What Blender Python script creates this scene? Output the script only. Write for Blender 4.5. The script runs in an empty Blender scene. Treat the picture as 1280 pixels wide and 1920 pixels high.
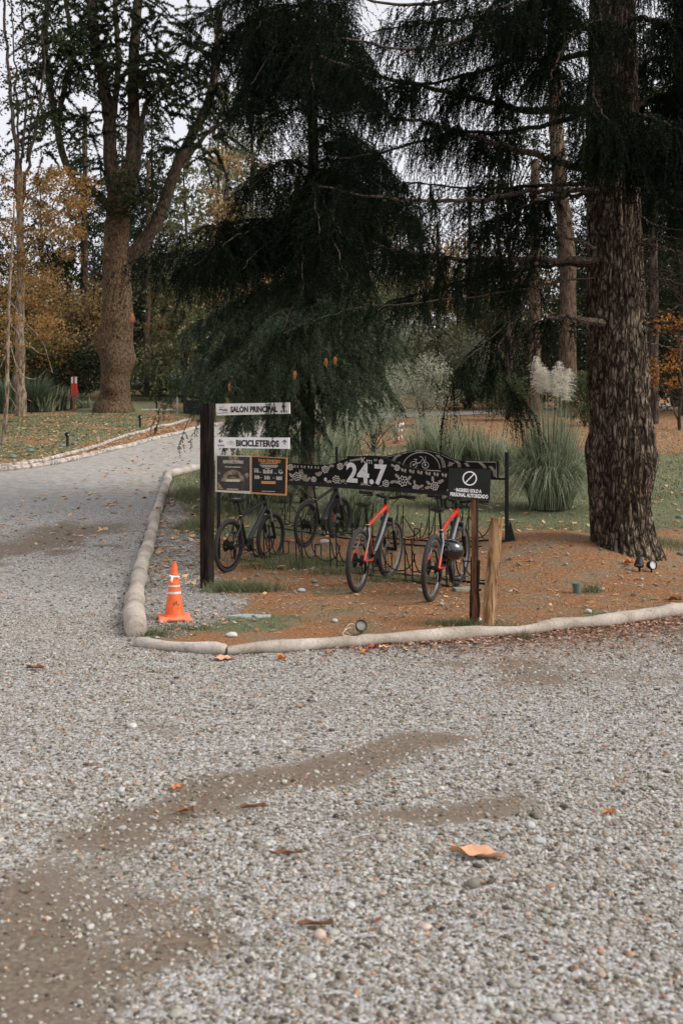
import bpy, bmesh, math, random
import numpy as np
from mathutils import Vector, Matrix, Euler
from mathutils.geometry import delaunay_2d_cdt
R = math.radians; PI = math.pi
rng = np.random.default_rng(7); random.seed(7)
S = bpy.context.scene; COL = S.collection
# ------------------------------------------------------------------ camera
H = 1.75; F = 1867.0; UC = 640.0; VH = 800.0     # eye height, focal length and horizon of the 1280x1920 photograph
cd = bpy.data.cameras.new('camera'); cam = bpy.data.objects.new('camera', cd); COL.objects.link(cam)
cam.location = (0, 0, H); cam.rotation_euler = (R(90), 0, 0)
cd.sensor_fit = 'VERTICAL'; cd.sensor_height = 36; cd.sensor_width = 24; cd.lens = 36 * F / 1920
cd.shift_y = -160 / 1920; cd.clip_start = .05; cd.clip_end = 2000
cd.dof.use_dof = True; cd.dof.focus_distance = 11.0; cd.dof.aperture_fstop = 3.4
S.camera = cam
S.render.resolution_x = 682; S.render.resolution_y = 1024
# ------------------------------------------------------------------ world and light
SUN_EL, SUN_AZ = 42, 108          # azimuth clockwise from +Y: light from the right and a little behind the camera
w = bpy.data.worlds.new('World'); S.world = w; w.use_nodes = True
nt = w.node_tree; nt.nodes.clear()
sky = nt.nodes.new('ShaderNodeTexSky'); sky.sky_type = 'NISHITA'; sky.sun_disc = False
sky.sun_elevation = R(SUN_EL); sky.sun_rotation = R(SUN_AZ); sky.air_density = 1.0; sky.dust_density = 6.0; sky.ozone_density = 1.0
hs = nt.nodes.new('ShaderNodeHueSaturation'); hs.inputs['Saturation'].default_value = .22; hs.inputs['Value'].default_value = 1.15
mxw = nt.nodes.new('ShaderNodeMixRGB'); mxw.inputs[0].default_value = .55; mxw.inputs[2].default_value = (6.8, 6.72, 7.15, 1)
bg = nt.nodes.new('ShaderNodeBackground'); bg.inputs[1].default_value = .118
ow = nt.nodes.new('ShaderNodeOutputWorld')
nt.links.new(sky.outputs[0], hs.inputs['Color']); nt.links.new(hs.outputs[0], mxw.inputs[1]); nt.links.new(mxw.outputs[0], bg.inputs[0]); nt.links.new(bg.outputs[0], ow.inputs[0])
sl = bpy.data.lights.new('sun', 'SUN'); sl.energy = 1.35; sl.angle = R(26); sl.color = (1, .93, .83)
so = bpy.data.objects.new('sun', sl); COL.objects.link(so)
sd = Vector((math.sin(R(SUN_AZ)) * math.cos(R(SUN_EL)), math.cos(R(SUN_AZ)) * math.cos(R(SUN_EL)), math.sin(R(SUN_EL))))
so.rotation_euler = (-sd).to_track_quat('-Z', 'Y').to_euler()
S.view_settings.view_transform = 'Standard'; S.view_settings.look = 'None'; S.view_settings.gamma = 1; S.view_settings.exposure = 0.56
S.cycles.use_denoising = True; S.cycles.max_bounces = 6; S.cycles.transparent_max_bounces = 4
# ------------------------------------------------------------------ numbers
def hsh(ix, iy, iz):
    n = (ix * 374761393 + iy * 668265263 + iz * 2147483647 + 12345).astype(np.int64)
    n = (n ^ (n >> 13)) * 1274126177
    n = n & 0x7fffffff
    return ((n ^ (n >> 16)) & 0xffff) / 65535.0
def vnoise(x, y, z=0.0):
    x = np.asarray(x, float); y = np.asarray(y, float); z = np.asarray(z, float) + 0 * x
    ix = np.floor(x).astype(np.int64); iy = np.floor(y).astype(np.int64); iz = np.floor(z).astype(np.int64)
    fx = x - ix; fy = y - iy; fz = z - iz
    fx = fx * fx * (3 - 2 * fx); fy = fy * fy * (3 - 2 * fy); fz = fz * fz * (3 - 2 * fz)
    r = 0
    for a in (0, 1):
        for b in (0, 1):
            for c in (0, 1):
                r = r + hsh(ix + a, iy + b, iz + c) * (fx if a else 1 - fx) * (fy if b else 1 - fy) * (fz if c else 1 - fz)
    return r
def fbm(x, y, z=0.0, o=3):
    r = 0; a = .5; s = 0
    for i in range(o):
        r = r + a * vnoise(np.asarray(x) * 2 ** i + 17 * i, np.asarray(y) * 2 ** i + 5 * i, np.asarray(z) * 2 ** i); s += a; a *= .5
    return r / s
def sm(t):
    t = np.clip(t, 0, 1); return t * t * (3 - 2 * t)
def terr(x, y):
    x = np.asarray(x, float); y = np.asarray(y, float)
    t = np.clip(y - 12, 0, 90); z = .06 * t * t / (t + 1.2)
    z = z + sm((-x - 1.5) / 9) * .04 * np.clip(y - 32, 0, 40)
    z = z + .27 * np.exp(-(((x - 2.9) / 1.35) ** 2 + ((y - 13.2) / 1.5) ** 2)) - .13 * np.exp(-(((x - 4.6) / 1.0) ** 2 + ((y - 12.2) / 1.1) ** 2))
    z = z + (fbm(x * .7, y * .7) - .5) * .05 * sm((y - 9) / 4)
    return z
def T(x, y): return float(terr(np.array([x]), np.array([y]))[0])
_Y = np.concatenate([np.arange(1.5, 20, .02), np.arange(20, 140, .1)])
def G(u, v):                      # the ground point seen at a pixel of the photograph
    X = (u - UC) * _Y / F; Z = H - (v - VH) * _Y / F
    d = Z - terr(X, _Y); k = np.argmax(d < 0)
    if d[k] >= 0: k = len(_Y) - 1
    y = _Y[k]; x = (u - UC) * y / F
    return Vector((x, y, T(x, y)))
def P(u, v, y): return Vector(((u - UC) * y / F, y, H - (v - VH) * y / F))
class Plane:                      # a real upright plane in the place: through o, running along d
    def __init__(s, o, ang):
        s.o = Vector(o); s.d = Vector((math.cos(ang), math.sin(ang), 0)); s.n = Vector((math.sin(ang), -math.cos(ang), 0))
    def at(s, u, v, off=0.0):
        r = Vector(((u - UC) / F, 1, -(v - VH) / F)); c = Vector((0, 0, H)); o = s.o + s.n * off
        t = (o - c).dot(s.n) / r.dot(s.n); return c + r * t
# ------------------------------------------------------------------ object helpers
def mesh_np(name, V, Fc, mats, attr=None, smooth=False, midx=None):
    me = bpy.data.meshes.new(name); V = np.asarray(V, np.float32)
    me.vertices.add(len(V)); me.vertices.foreach_set('co', V.ravel())
    if isinstance(Fc, np.ndarray):
        n, k = Fc.shape
        me.loops.add(n * k); me.loops.foreach_set('vertex_index', Fc.ravel().astype(np.int32))
        me.polygons.add(n); me.polygons.foreach_set('loop_start', np.arange(0, n * k, k, dtype=np.int32))
    else:
        n = len(Fc); tot = np.array([len(f) for f in Fc]); idx = np.concatenate([np.array(f) for f in Fc]) if n else np.array([])
        me.loops.add(int(tot.sum())); me.loops.foreach_set('vertex_index', idx.astype(np.int32))
        me.polygons.add(n); me.polygons.foreach_set('loop_start', np.concatenate([[0], np.cumsum(tot)[:-1]]).astype(np.int32))
    if midx is not None: me.polygons.foreach_set('material_index', np.asarray(midx, np.int32))
    me.polygons.foreach_set('use_smooth', np.full(n, bool(smooth)))
    me.update(calc_edges=True); me.validate()
    if attr:
        for k_, a in attr.items():
            a = np.asarray(a, np.float32)
            if a.ndim == 1:
                at = me.attributes.new(k_, 'FLOAT', 'POINT'); at.data.foreach_set('value', a)
            else:
                at = me.attributes.new(k_, 'FLOAT_COLOR', 'POINT'); at.data.foreach_set('color', np.hstack([a, np.ones((len(a), 1), np.float32)]).ravel())
    for m in (mats if isinstance(mats, (list, tuple)) else [mats]): me.materials.append(m)
    return me
def put(name, me, parent=None):
    o = bpy.data.objects.new(name, me); COL.objects.link(o)
    if parent is not None: o.parent = parent
    return o
def tag(o, label=None, cat=None, group=None, kind=None):
    if label: o['label'] = label
    if cat: o['category'] = cat
    if group: o['group'] = group
    if kind: o['kind'] = kind
    return o
def thing(name, loc, label, cat, group=None, rz=0):
    o = bpy.data.objects.new(name, None); COL.objects.link(o); o.location = loc; o.rotation_euler = (0, 0, rz); o.empty_display_size = .1
    return tag(o, label, cat, group)
class MB:
    """collects shapes; build() links them as ONE mesh object. World coordinates unless local=True."""
    def __init__(s): s.v = []; s.f = []; s.a = []
    def add(s, V, Fs):
        b = len(s.v); s.v += [tuple(x) for x in V]; s.f += [tuple(i + b for i in f) for f in Fs]; return s
    def box(s, c, sz, rot=None, bev=0):
        bm = bmesh.new(); bmesh.ops.create_cube(bm, size=1)
        for v in bm.verts: v.co = Vector((v.co.x * sz[0], v.co.y * sz[1], v.co.z * sz[2]))
        if bev: bmesh.ops.bevel(bm, geom=list(bm.edges), offset=bev, segments=2, profile=.5, affect='EDGES')
        M = (rot if rot is not None else Matrix.Identity(3))
        bm.verts.index_update()
        s.add([M @ v.co + Vector(c) for v in bm.verts], [[v.index for v in f.verts] for f in bm.faces]); bm.free(); return s
    def tube(s, pts, r, n=10, cap=True, sq=1.0):
        pts = [Vector(p) for p in pts]; m = len(pts); rs = list(r) if hasattr(r, '__len__') else [r] * m
        ts = []
        for i in range(m):
            t = pts[min(i + 1, m - 1)] - pts[max(i - 1, 0)]; ts.append(t.normalized() if t.length > 1e-9 else Vector((0, 0, 1)))
        up = Vector((0, 0, 1)) if abs(ts[0].z) < .9 else Vector((1, 0, 0))
        a = (up - ts[0] * up.dot(ts[0])).normalized(); V = []
        for i in range(m):
            a = a - ts[i] * a.dot(ts[i])
            a = a.normalized() if a.length > 1e-6 else Vector((1, 0, 0)); b = ts[i].cross(a)
            for j in range(n):
                q = 2 * PI * j / n; V.append(pts[i] + (a * math.cos(q) * sq + b * math.sin(q)) * rs[i])
        Fs = [(i * n + j, i * n + (j + 1) % n, (i + 1) * n + (j + 1) % n, (i + 1) * n + j) for i in range(m - 1) for j in range(n)]
        if cap: Fs += [tuple(reversed(range(n))), tuple(range((m - 1) * n, m * n))]
        return s.add(V, Fs)
    def lathe(s, prof, c=(0, 0, 0), n=24, M=None):
        V = []; c = Vector(c); M = M if M is not None else Matrix.Identity(3)
        for r, z in prof:
            for j in range(n):
                q = 2 * PI * j / n; V.append(c + M @ Vector((r * math.cos(q), r * math.sin(q), z)))
        m = len(prof)
        Fs = [(i * n + j, i * n + (j + 1) % n, (i + 1) * n + (j + 1) % n, (i + 1) * n + j) for i in range(m - 1) for j in range(n)]
        return s.add(V, Fs)
    def torus(s, c, R0, r0, M, n=40, k=10, arc=(0, 2 * PI), sq=1):
        c = Vector(c); V = []; full = abs(arc[1] - arc[0] - 2 * PI) < 1e-4; nn = n if full else n + 1
        for i in range(nn):
            a = arc[0] + (arc[1] - arc[0]) * i / n
            for j in range(k):
                b = 2 * PI * j / k; rr = R0 + r0 * math.cos(b)
                V.append(c + M @ Vector((rr * math.cos(a), rr * math.sin(a), r0 * sq * math.sin(b))))
        Fs = [(i * k + j, ((i + 1) % nn) * k + j, ((i + 1) % nn) * k + (j + 1) % k, i * k + (j + 1) % k) for i in range(n) for j in range(k)]
        return s.add(V, Fs)
    def slab(s, ring, n, th):          # closed outline of points, given thickness along -n
        n = Vector(n); k = len(ring); V = [Vector(p) for p in ring] + [Vector(p) - n * th for p in ring]
        Fs = [tuple(range(k)), tuple(reversed(range(k, 2 * k)))] + [(i, k + i, k + (i + 1) % k, (i + 1) % k) for i in range(k)]
        return s.add(V, Fs)
    def ribbon(s, pts, w, n, closed=False):
        pts = [Vector(p) for p in pts]; n = Vector(n); m = len(pts); V = []
        for i in range(m):
            a = pts[(i - 1) % m] if (closed or i > 0) else pts[i]; b = pts[(i + 1) % m] if (closed or i < m - 1) else pts[i]
            t = (b - a); t = t.normalized() if t.length > 1e-9 else Vector((1, 0, 0)); q = n.cross(t).normalized()
            ww = w[i] if hasattr(w, '__len__') else w
            V += [pts[i] + q * ww / 2, pts[i] - q * ww / 2]
        e = m if closed else m - 1
        return s.add(V, [(2 * i, 2 * i + 1, 2 * ((i + 1) % m) + 1, 2 * ((i + 1) % m)) for i in range(e)])
    def build(s, name, mat, parent=None, smooth=False, local=False, attr=None):
        V = np.array([tuple(x) for x in s.v], float)
        if parent is not None and not local:
            q = parent; off = Vector((0, 0, 0))
            while q is not None: off += q.location; q = q.parent
            V = V - np.array(off)
        me = mesh_np(name, V, s.f, mat, smooth=smooth, attr=attr)
        if smooth:
            try: me.set_sharp_from_angle(angle=R(38))
            except Exception: pass
        return put(name, me, parent)
def catmull(pts, n):
    p = np.array([tuple(q) for q in pts], float); p = np.vstack([2 * p[0] - p[1], p, 2 * p[-1] - p[-2]]); out = []
    m = len(p) - 3
    for t in np.linspace(0, m - 1e-6, n):
        i = int(t); u = t - i; a, b, c, d = p[i], p[i + 1], p[i + 2], p[i + 3]
        out.append(.5 * ((2 * b) + (-a + c) * u + (2 * a - 5 * b + 4 * c - d) * u * u + (-a + 3 * b - 3 * c + d) * u ** 3))
    return np.array(out)
def text_on(s, plane, quad, off, bold=.02, name='lettering'):
    """lettering fitted to the corners tl, tr, bl of a rectangle on a plane, as verts and faces"""
    cu = bpy.data.curves.new('t', 'FONT'); cu.body = s; cu.offset = bold; cu.resolution_u = 3
    o = bpy.data.objects.new('t', cu); COL.objects.link(o); dg = bpy.context.evaluated_depsgraph_get(); dg.update()
    me = bpy.data.meshes.new_from_object(o.evaluated_get(dg)); V = np.array([v.co[:] for v in me.vertices]); Fs = [tuple(p.vertices) for p in me.polygons]
    bpy.data.objects.remove(o); bpy.data.meshes.remove(me); bpy.data.curves.remove(cu)
    mn = V.min(0); mx = V.max(0); tl, tr, bl = [plane.at(q[0], q[1], off) for q in quad]
    W = []
    for v in V:
        a = (v[0] - mn[0]) / (mx[0] - mn[0]); b = (mx[1] - v[1]) / (mx[1] - mn[1]); W.append(tl + (tr - tl) * a + (bl - tl) * b)
    return W, Fs
# ------------------------------------------------------------------ materials
def newmat(name):
    m = bpy.data.materials.new(name); m.use_nodes = True; t = m.node_tree; b = t.nodes['Principled BSDF']; return m, t, b
def N(t, ty, **k):
    n = t.nodes.new(ty)
    for a, v in k.items():
        if a.startswith('i_'): n.inputs[a[2:].replace('_', ' ')].default_value = v
        else: setattr(n, a, v)
    return n
def ramp(t, stops, interp='LINEAR'):
    n = t.nodes.new('ShaderNodeValToRGB'); n.color_ramp.interpolation = interp; e = n.color_ramp.elements
    while len(e) < len(stops): e.new(.5)
    for i, (p, c) in enumerate(stops): e[i].position = p; e[i].color = (*c, 1) if len(c) == 3 else c
    return n
def simple(name, col, rough=.6, metal=0, var=.25, scale=12, bump=.0, bscale=60, spec=.5, coat=0):
    m, t, b = newmat(name); L = t.links.new
    tc = N(t, 'ShaderNodeTexCoord'); nz = N(t, 'ShaderNodeTexNoise'); nz.inputs['Scale'].default_value = scale; nz.inputs['Detail'].default_value = 6
    L(tc.outputs['Object'], nz.inputs['Vector'])
    rp = ramp(t, [(.3, tuple(c * (1 - var) for c in col)), (.7, tuple(min(1, c * (1 + var)) for c in col))]); L(nz.outputs[0], rp.inputs[0]); L(rp.outputs[0], b.inputs['Base Color'])
    b.inputs['Roughness'].default_value = rough; b.inputs['Metallic'].default_value = metal; b.inputs['Specular IOR Level'].default_value = spec; b.inputs['Coat Weight'].default_value = coat
    if bump:
        n2 = N(t, 'ShaderNodeTexNoise'); n2.inputs['Scale'].default_value = bscale; n2.inputs['Detail'].default_value = 5; L(tc.outputs['Object'], n2.inputs['Vector'])
        bp = N(t, 'ShaderNodeBump'); bp.inputs['Strength'].default_value = bump; bp.inputs['Distance'].default_value = .02; L(n2.outputs[0], bp.inputs['Height']); L(bp.outputs[0], b.inputs['Normal'])
    return m
def leafmat(name, stops, rough=.6, trans=.25, spec=.08):
    m, t, b = newmat(name); L = t.links.new
    at = N(t, 'ShaderNodeAttribute', attribute_name='rnd'); rp = ramp(t, stops); L(at.outputs['Fac'], rp.inputs[0]); L(rp.outputs[0], b.inputs['Base Color'])
    b.inputs['Roughness'].default_value = rough; b.inputs['Specular IOR Level'].default_value = spec
    if trans:
        tr = N(t, 'ShaderNodeBsdfTranslucent'); L(rp.outputs[0], tr.inputs['Color']); mx = N(t, 'ShaderNodeMixShader'); mx.inputs[0].default_value = trans
        L(b.outputs[0], mx.inputs[1]); L(tr.outputs[0], mx.inputs[2]); L(mx.outputs[0], t.nodes['Material Output'].inputs['Surface'])
    return m
def barkmat(name, c0, c1, sx=9, sz=2.2, bump=.8, moss=None):
    m, t, b = newmat(name); L = t.links.new
    tc = N(t, 'ShaderNodeTexCoord'); mp = N(t, 'ShaderNodeMapping'); mp.inputs['Scale'].default_value = (sx, sx, sz); L(tc.outputs['Object'], mp.inputs[0])
    nz = N(t, 'ShaderNodeTexNoise'); nz.inputs['Scale'].default_value = 2.2; nz.inputs['Detail'].default_value = 9; nz.inputs['Roughness'].default_value = .65; nz.inputs['Distortion'].default_value = .6; L(mp.outputs[0], nz.inputs[0])
    n2 = N(t, 'ShaderNodeTexNoise'); n2.inputs['Scale'].default_value = 1.1; n2.inputs['Detail'].default_value = 5; L(tc.outputs['Object'], n2.inputs[0])
    r1 = ramp(t, [(.36, tuple(x * .3 for x in c0)), (.47, c0), (.60, c1)]); L(nz.outputs[0], r1.inputs[0])
    mx = N(t, 'ShaderNodeMixRGB', blend_type='MULTIPLY'); mx.inputs[0].default_value = .6
    r2 = ramp(t, [(.35, (.55, .5, .46)), (.65, (1.15, 1.12, 1.1))]); L(n2.outputs[0], r2.inputs[0]); L(r1.outputs[0], mx.inputs[1]); L(r2.outputs[0], mx.inputs[2])
    last = mx
    if moss:
        r3 = ramp(t, [(.55, (0, 0, 0)), (.66, (1, 1, 1))]); n3 = N(t, 'ShaderNodeTexNoise'); n3.inputs['Scale'].default_value = 3.4; n3.inputs['Detail'].default_value = 8; L(tc.outputs['Object'], n3.inputs[0]); L(n3.outputs[0], r3.inputs[0])
        m2 = N(t, 'ShaderNodeMixRGB'); L(r3.outputs[0], m2.inputs[0]); L(mx.outputs[0], m2.inputs[1]); m2.inputs[2].default_value = (*moss, 1); last = m2
    L(last.outputs[0], b.inputs['Base Color']); b.inputs['Roughness'].default_value = .9; b.inputs['Specular IOR Level'].default_value = .15
    bp = N(t, 'ShaderNodeBump'); bp.inputs['Strength'].default_value = bump; bp.inputs['Distance'].default_value = .04; L(nz.outputs[0], bp.inputs['Height']); L(bp.outputs[0], b.inputs['Normal'])
    return m
M = {}
def logmat():
    m, t, b = newmat('weathered_log_wood'); L = t.links.new; tc = N(t, 'ShaderNodeTexCoord')
    a = N(t, 'ShaderNodeTexNoise'); a.inputs['Scale'].default_value = 2.5; a.inputs['Detail'].default_value = 6; L(tc.outputs['Object'], a.inputs[0]); ra = ramp(t, [(.3, (.24, .20, .16)), (.48, (.38, .335, .285)), (.68, (.52, .475, .42))]); L(a.outputs[0], ra.inputs[0])
    f = N(t, 'ShaderNodeTexNoise'); f.inputs['Scale'].default_value = 45; f.inputs['Detail'].default_value = 8; f.inputs['Roughness'].default_value = .75; L(tc.outputs['Object'], f.inputs[0]); rf = ramp(t, [(.32, (.62, .58, .54)), (.5, (1, 1, 1)), (.7, (1.12, 1.1, 1.08))]); L(f.outputs[0], rf.inputs[0])
    v = N(t, 'ShaderNodeTexVoronoi', feature='DISTANCE_TO_EDGE'); v.inputs['Scale'].default_value = 2.6; d = N(t, 'ShaderNodeVectorMath', operation='MULTIPLY_ADD'); L(a.outputs['Color'], d.inputs[0]); d.inputs[1].default_value = (.5, .5, .5); L(tc.outputs['Object'], d.inputs[2]); L(d.outputs[0], v.inputs['Vector']); rv = ramp(t, [(0, (.35, .3, .25)), (.018, (1, 1, 1))]); L(v.outputs['Distance'], rv.inputs[0])
    m1 = N(t, 'ShaderNodeMixRGB', blend_type='MULTIPLY'); m1.inputs[0].default_value = 1; L(ra.outputs[0], m1.inputs[1]); L(rf.outputs[0], m1.inputs[2]); m2 = N(t, 'ShaderNodeMixRGB', blend_type='MULTIPLY'); m2.inputs[0].default_value = .3; L(m1.outputs[0], m2.inputs[1]); L(rv.outputs[0], m2.inputs[2]); L(m2.outputs[0], b.inputs['Base Color'])
    b.inputs['Roughness'].default_value = .85; b.inputs['Specular IOR Level'].default_value = .2; bp = N(t, 'ShaderNodeBump'); bp.inputs['Strength'].default_value = .6; bp.inputs['Distance'].default_value = .01; L(m2.outputs[0], bp.inputs['Height']); L(bp.outputs[0], b.inputs['Normal']); return m
def platebark(name, c0, c1):
    m, t, b = newmat(name); L = t.links.new; tc = N(t, 'ShaderNodeTexCoord'); mp = N(t, 'ShaderNodeMapping'); mp.inputs['Scale'].default_value = (1, 1, .36); L(tc.outputs['Object'], mp.inputs[0])
    ds = N(t, 'ShaderNodeTexNoise'); ds.inputs['Scale'].default_value = 9; ds.inputs['Detail'].default_value = 5; L(mp.outputs[0], ds.inputs[0])
    mv = N(t, 'ShaderNodeVectorMath', operation='MULTIPLY_ADD'); L(ds.outputs['Color'], mv.inputs[0]); mv.inputs[1].default_value = (.20, .20, .22); L(mp.outputs[0], mv.inputs[2])
    v1 = N(t, 'ShaderNodeTexVoronoi', feature='DISTANCE_TO_EDGE'); v1.inputs['Scale'].default_value = 16; L(mv.outputs[0], v1.inputs['Vector'])
    v2 = N(t, 'ShaderNodeTexVoronoi', feature='DISTANCE_TO_EDGE'); v2.inputs['Scale'].default_value = 34; L(mv.outputs[0], v2.inputs['Vector'])
    fn = N(t, 'ShaderNodeTexNoise'); fn.inputs['Scale'].default_value = 55; fn.inputs['Detail'].default_value = 8; fn.inputs['Roughness'].default_value = .7; L(mp.outputs[0], fn.inputs[0])
    lo = N(t, 'ShaderNodeTexNoise'); lo.inputs['Scale'].default_value = 1.3; lo.inputs['Detail'].default_value = 4; L(tc.outputs['Object'], lo.inputs[0])
    r1 = ramp(t, [(0, (0, 0, 0)), (.12, (.45, .45, .45)), (.4, (1, 1, 1))]); L(v1.outputs['Distance'], r1.inputs[0])
    r2 = ramp(t, [(0, (.35, .35, .35)), (.25, (1, 1, 1))]); L(v2.outputs['Distance'], r2.inputs[0])
    mu = N(t, 'ShaderNodeMixRGB', blend_type='MULTIPLY'); mu.inputs[0].default_value = .55; L(r1.outputs[0], mu.inputs[1]); L(r2.outputs[0], mu.inputs[2])
    m3 = N(t, 'ShaderNodeMixRGB', blend_type='MULTIPLY'); m3.inputs[0].default_value = .7; L(mu.outputs[0], m3.inputs[1]); L(fn.outputs[0], m3.inputs[2])
    rc = ramp(t, [(0, tuple(x * .18 for x in c0)), (.22, c0), (.62, c1)]); L(m3.outputs[0], rc.inputs[0])
    rl = ramp(t, [(.35, (.62, .55, .5)), (.65, (1.1, 1.08, 1.05))]); L(lo.outputs[0], rl.inputs[0]); m4 = N(t, 'ShaderNodeMixRGB', blend_type='MULTIPLY'); m4.inputs[0].default_value = 1; L(rc.outputs[0], m4.inputs[1]); L(rl.outputs[0], m4.inputs[2])
    v5 = N(t, 'ShaderNodeTexVoronoi', feature='DISTANCE_TO_EDGE'); v5.inputs['Scale'].default_value = 5.5; L(mv.outputs[0], v5.inputs['Vector']); r5 = ramp(t, [(0, (.22, .2, .18)), (.1, (.8, .8, .8)), (.2, (1, 1, 1))]); L(v5.outputs['Distance'], r5.inputs[0]); m5 = N(t, 'ShaderNodeMixRGB', blend_type='MULTIPLY'); m5.inputs[0].default_value = .9; L(m4.outputs[0], m5.inputs[1]); L(r5.outputs[0], m5.inputs[2])
    L(m5.outputs[0], b.inputs['Base Color']); b.inputs['Roughness'].default_value = .9; b.inputs['Specular IOR Level'].default_value = .15
    bp = N(t, 'ShaderNodeBump'); bp.inputs['Strength'].default_value = 1; bp.inputs['Distance'].default_value = .05; L(m3.outputs[0], bp.inputs['Height']); L(bp.outputs[0], b.inputs['Normal']); return m
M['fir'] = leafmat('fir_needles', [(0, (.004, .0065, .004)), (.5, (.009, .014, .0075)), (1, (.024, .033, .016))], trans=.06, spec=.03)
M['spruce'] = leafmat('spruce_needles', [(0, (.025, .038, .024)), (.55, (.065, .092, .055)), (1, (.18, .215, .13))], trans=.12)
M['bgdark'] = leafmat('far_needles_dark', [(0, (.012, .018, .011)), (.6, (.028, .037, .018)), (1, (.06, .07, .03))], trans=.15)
M['bgolive'] = leafmat('far_needles_olive', [(0, (.055, .06, .03)), (.6, (.14, .145, .075)), (1, (.32, .31, .17))], trans=.25)
M['bgtan'] = leafmat('far_foliage_tan', [(0, (.12, .08, .04)), (.6, (.27, .18, .08)), (1, (.50, .35, .17))], trans=.3)
M['gold'] = leafmat('golden_leaves', [(0, (.10, .055, .02)), (.5, (.24, .135, .045)), (1, (.42, .26, .095))], trans=.35)
M['orange'] = leafmat('orange_leaves', [(0, (.16, .05, .012)), (.6, (.36, .14, .025)), (1, (.5, .26, .06))], trans=.35)
M['shrub'] = leafmat('shrub_leaves', [(0, (.03, .042, .022)), (.6, (.075, .095, .045)), (1, (.15, .17, .08))], trans=.25)
M['silver'] = leafmat('silver_leaves', [(0, (.15, .17, .12)), (.6, (.31, .34, .25)), (1, (.52, .54, .43))], trans=.3)
M['pampas'] = leafmat('pampas_blades', [(0, (.05, .07, .035)), (.45, (.16, .20, .115)), (.8, (.40, .45, .32)), (1, (.56, .50, .36))], trans=.3, rough=.45)
M['strap'] = leafmat('strap_leaves', [(0, (.04, .06, .035)), (.6, (.10, .14, .085)), (1, (.20, .25, .16))], trans=.25, rough=.4)
M['grass'] = leafmat('lawn_blades', [(0, (.07, .09, .045)), (.5, (.14, .165, .085)), (.85, (.25, .26, .15)), (1, (.42, .36, .22))], trans=.3)
M['plume'] = leafmat('plume_hair', [(0, (.55, .50, .42)), (1, (.82, .78, .70))], trans=.4)
M['bark_fir'] = platebark('fir_bark', (.115, .088, .064), (.44, .38, .31))
M['bark_big'] = barkmat('big_tree_bark', (.075, .05, .03), (.165, .115, .07), 7, 4.0, 1.0)
M['bark_stem'] = barkmat('stem_bark', (.045, .034, .024), (.11, .085, .06), 7, 2.0, .9)
M['bark_dark'] = barkmat('dark_bark', (.045, .035, .028), (.11, .085, .065), 5, 1.2)
M['bark_pale'] = barkmat('pale_bark', (.17, .13, .095), (.36, .29, .22), 6, 1.4)
M['bark_red'] = barkmat('reddish_bark', (.085, .058, .04), (.185, .135, .098), 6, 1.4)
M['twig'] = barkmat('branch_bark', (.055, .042, .033), (.17, .135, .105), 20, 20, .5)
M['twig_dark'] = barkmat('dark_branch_bark', (.03, .023, .018), (.09, .07, .055), 20, 20, .5)
M['black'] = simple('black_paint', (.010, .010, .009), .55, var=.3, spec=.3)
M['steel'] = simple('black_steel', (.011, .011, .010), .6, metal=.0, spec=.25, var=.4, scale=30)
M['tyre'] = simple('tyre_rubber', (.022, .02, .018), .85, var=.3, scale=20, bump=.3, bscale=200)
M['alloy'] = simple('bare_alloy', (.30, .30, .30), .4, metal=.7, var=.15)
M['grey_paint'] = simple('silver_paint', (.17, .175, .18), .5, var=.08)
M['red_paint'] = simple('red_paint', (.52, .025, .010), .3, var=.08, coat=.4)
M['orange_paint'] = simple('orange_red_paint', (.54, .045, .014), .3, var=.08, coat=.3)
M['frame_black'] = simple('gloss_black_paint', (.012, .012, .013), .42, var=.2, spec=.35)
M['white'] = simple('white_paint', (.82, .80, .79), .5, var=.07, scale=5)
M['platewhite'] = simple('weathered_white_plate', (.70, .66, .61), .5, var=.16, scale=7)
M['ink'] = simple('black_ink', (.015, .014, .013), .6, var=.1)
M['chalk'] = simple('chalk_line', (.56, .53, .48), .8, var=.3, scale=60)
M['chalkdim'] = simple('dim_chalk_line', (.34, .30, .25), .8, var=.3, scale=60)
M['numeral'] = simple('numeral_paint', (.66, .66, .65), .7, var=.14, scale=40)
M['signblack'] = simple('sign_black', (.009, .009, .008), .75, var=.25, scale=6, spec=.15)
M['signgrey'] = simple('sign_charcoal', (.013, .015, .013), .65, var=.15, scale=6, spec=.25)
M['sign_orange'] = simple('sign_orange', (.55, .22, .05), .5, var=.1)
M['cream'] = simple('cream_print', (.55, .50, .42), .6, var=.2, scale=60)
M['photo_dark'] = simple('dark_print', (.028, .022, .018), .5, var=.7, scale=25)
M['dome_glow'] = simple('tan_print', (.22, .15, .09), .5, var=.8, scale=30)
M['postdark'] = barkmat('dark_stained_wood', (.014, .010, .008), (.032, .023, .018), 14, 1.2, .5)
M['wood_brown'] = barkmat('brown_stake_wood', (.13, .06, .032), (.24, .125, .07), 30, 1.6, .35)
M['wood_tan'] = barkmat('tan_post_wood', (.27, .155, .075), (.42, .275, .15), 16, 1.2, .35)
M['wood_black'] = barkmat('rotten_dark_wood', (.022, .016, .012), (.075, .05, .035), 22, 2, .8)
M['log'] = logmat()
M['gloss'] = simple('gloss_black_shell', (.01, .01, .01), .12, var=.2, coat=1)
M['edge'] = barkmat('edging_wood', (.36, .33, .30), (.54, .50, .46), 4, 4, .3)
M['cone_orange'] = simple('cone_plastic', (.78, .13, .03), .5, var=.16, scale=14, bump=.08)
M['cone_base'] = simple('cone_base_plastic', (.72, .20, .10), .6, var=.2, scale=14)
M['reflect'] = simple('reflective_band', (.62, .60, .58), .4, var=.15, scale=20)
M['green_plastic'] = simple('green_plastic', (.10, .14, .115), .5, var=.1)
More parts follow.
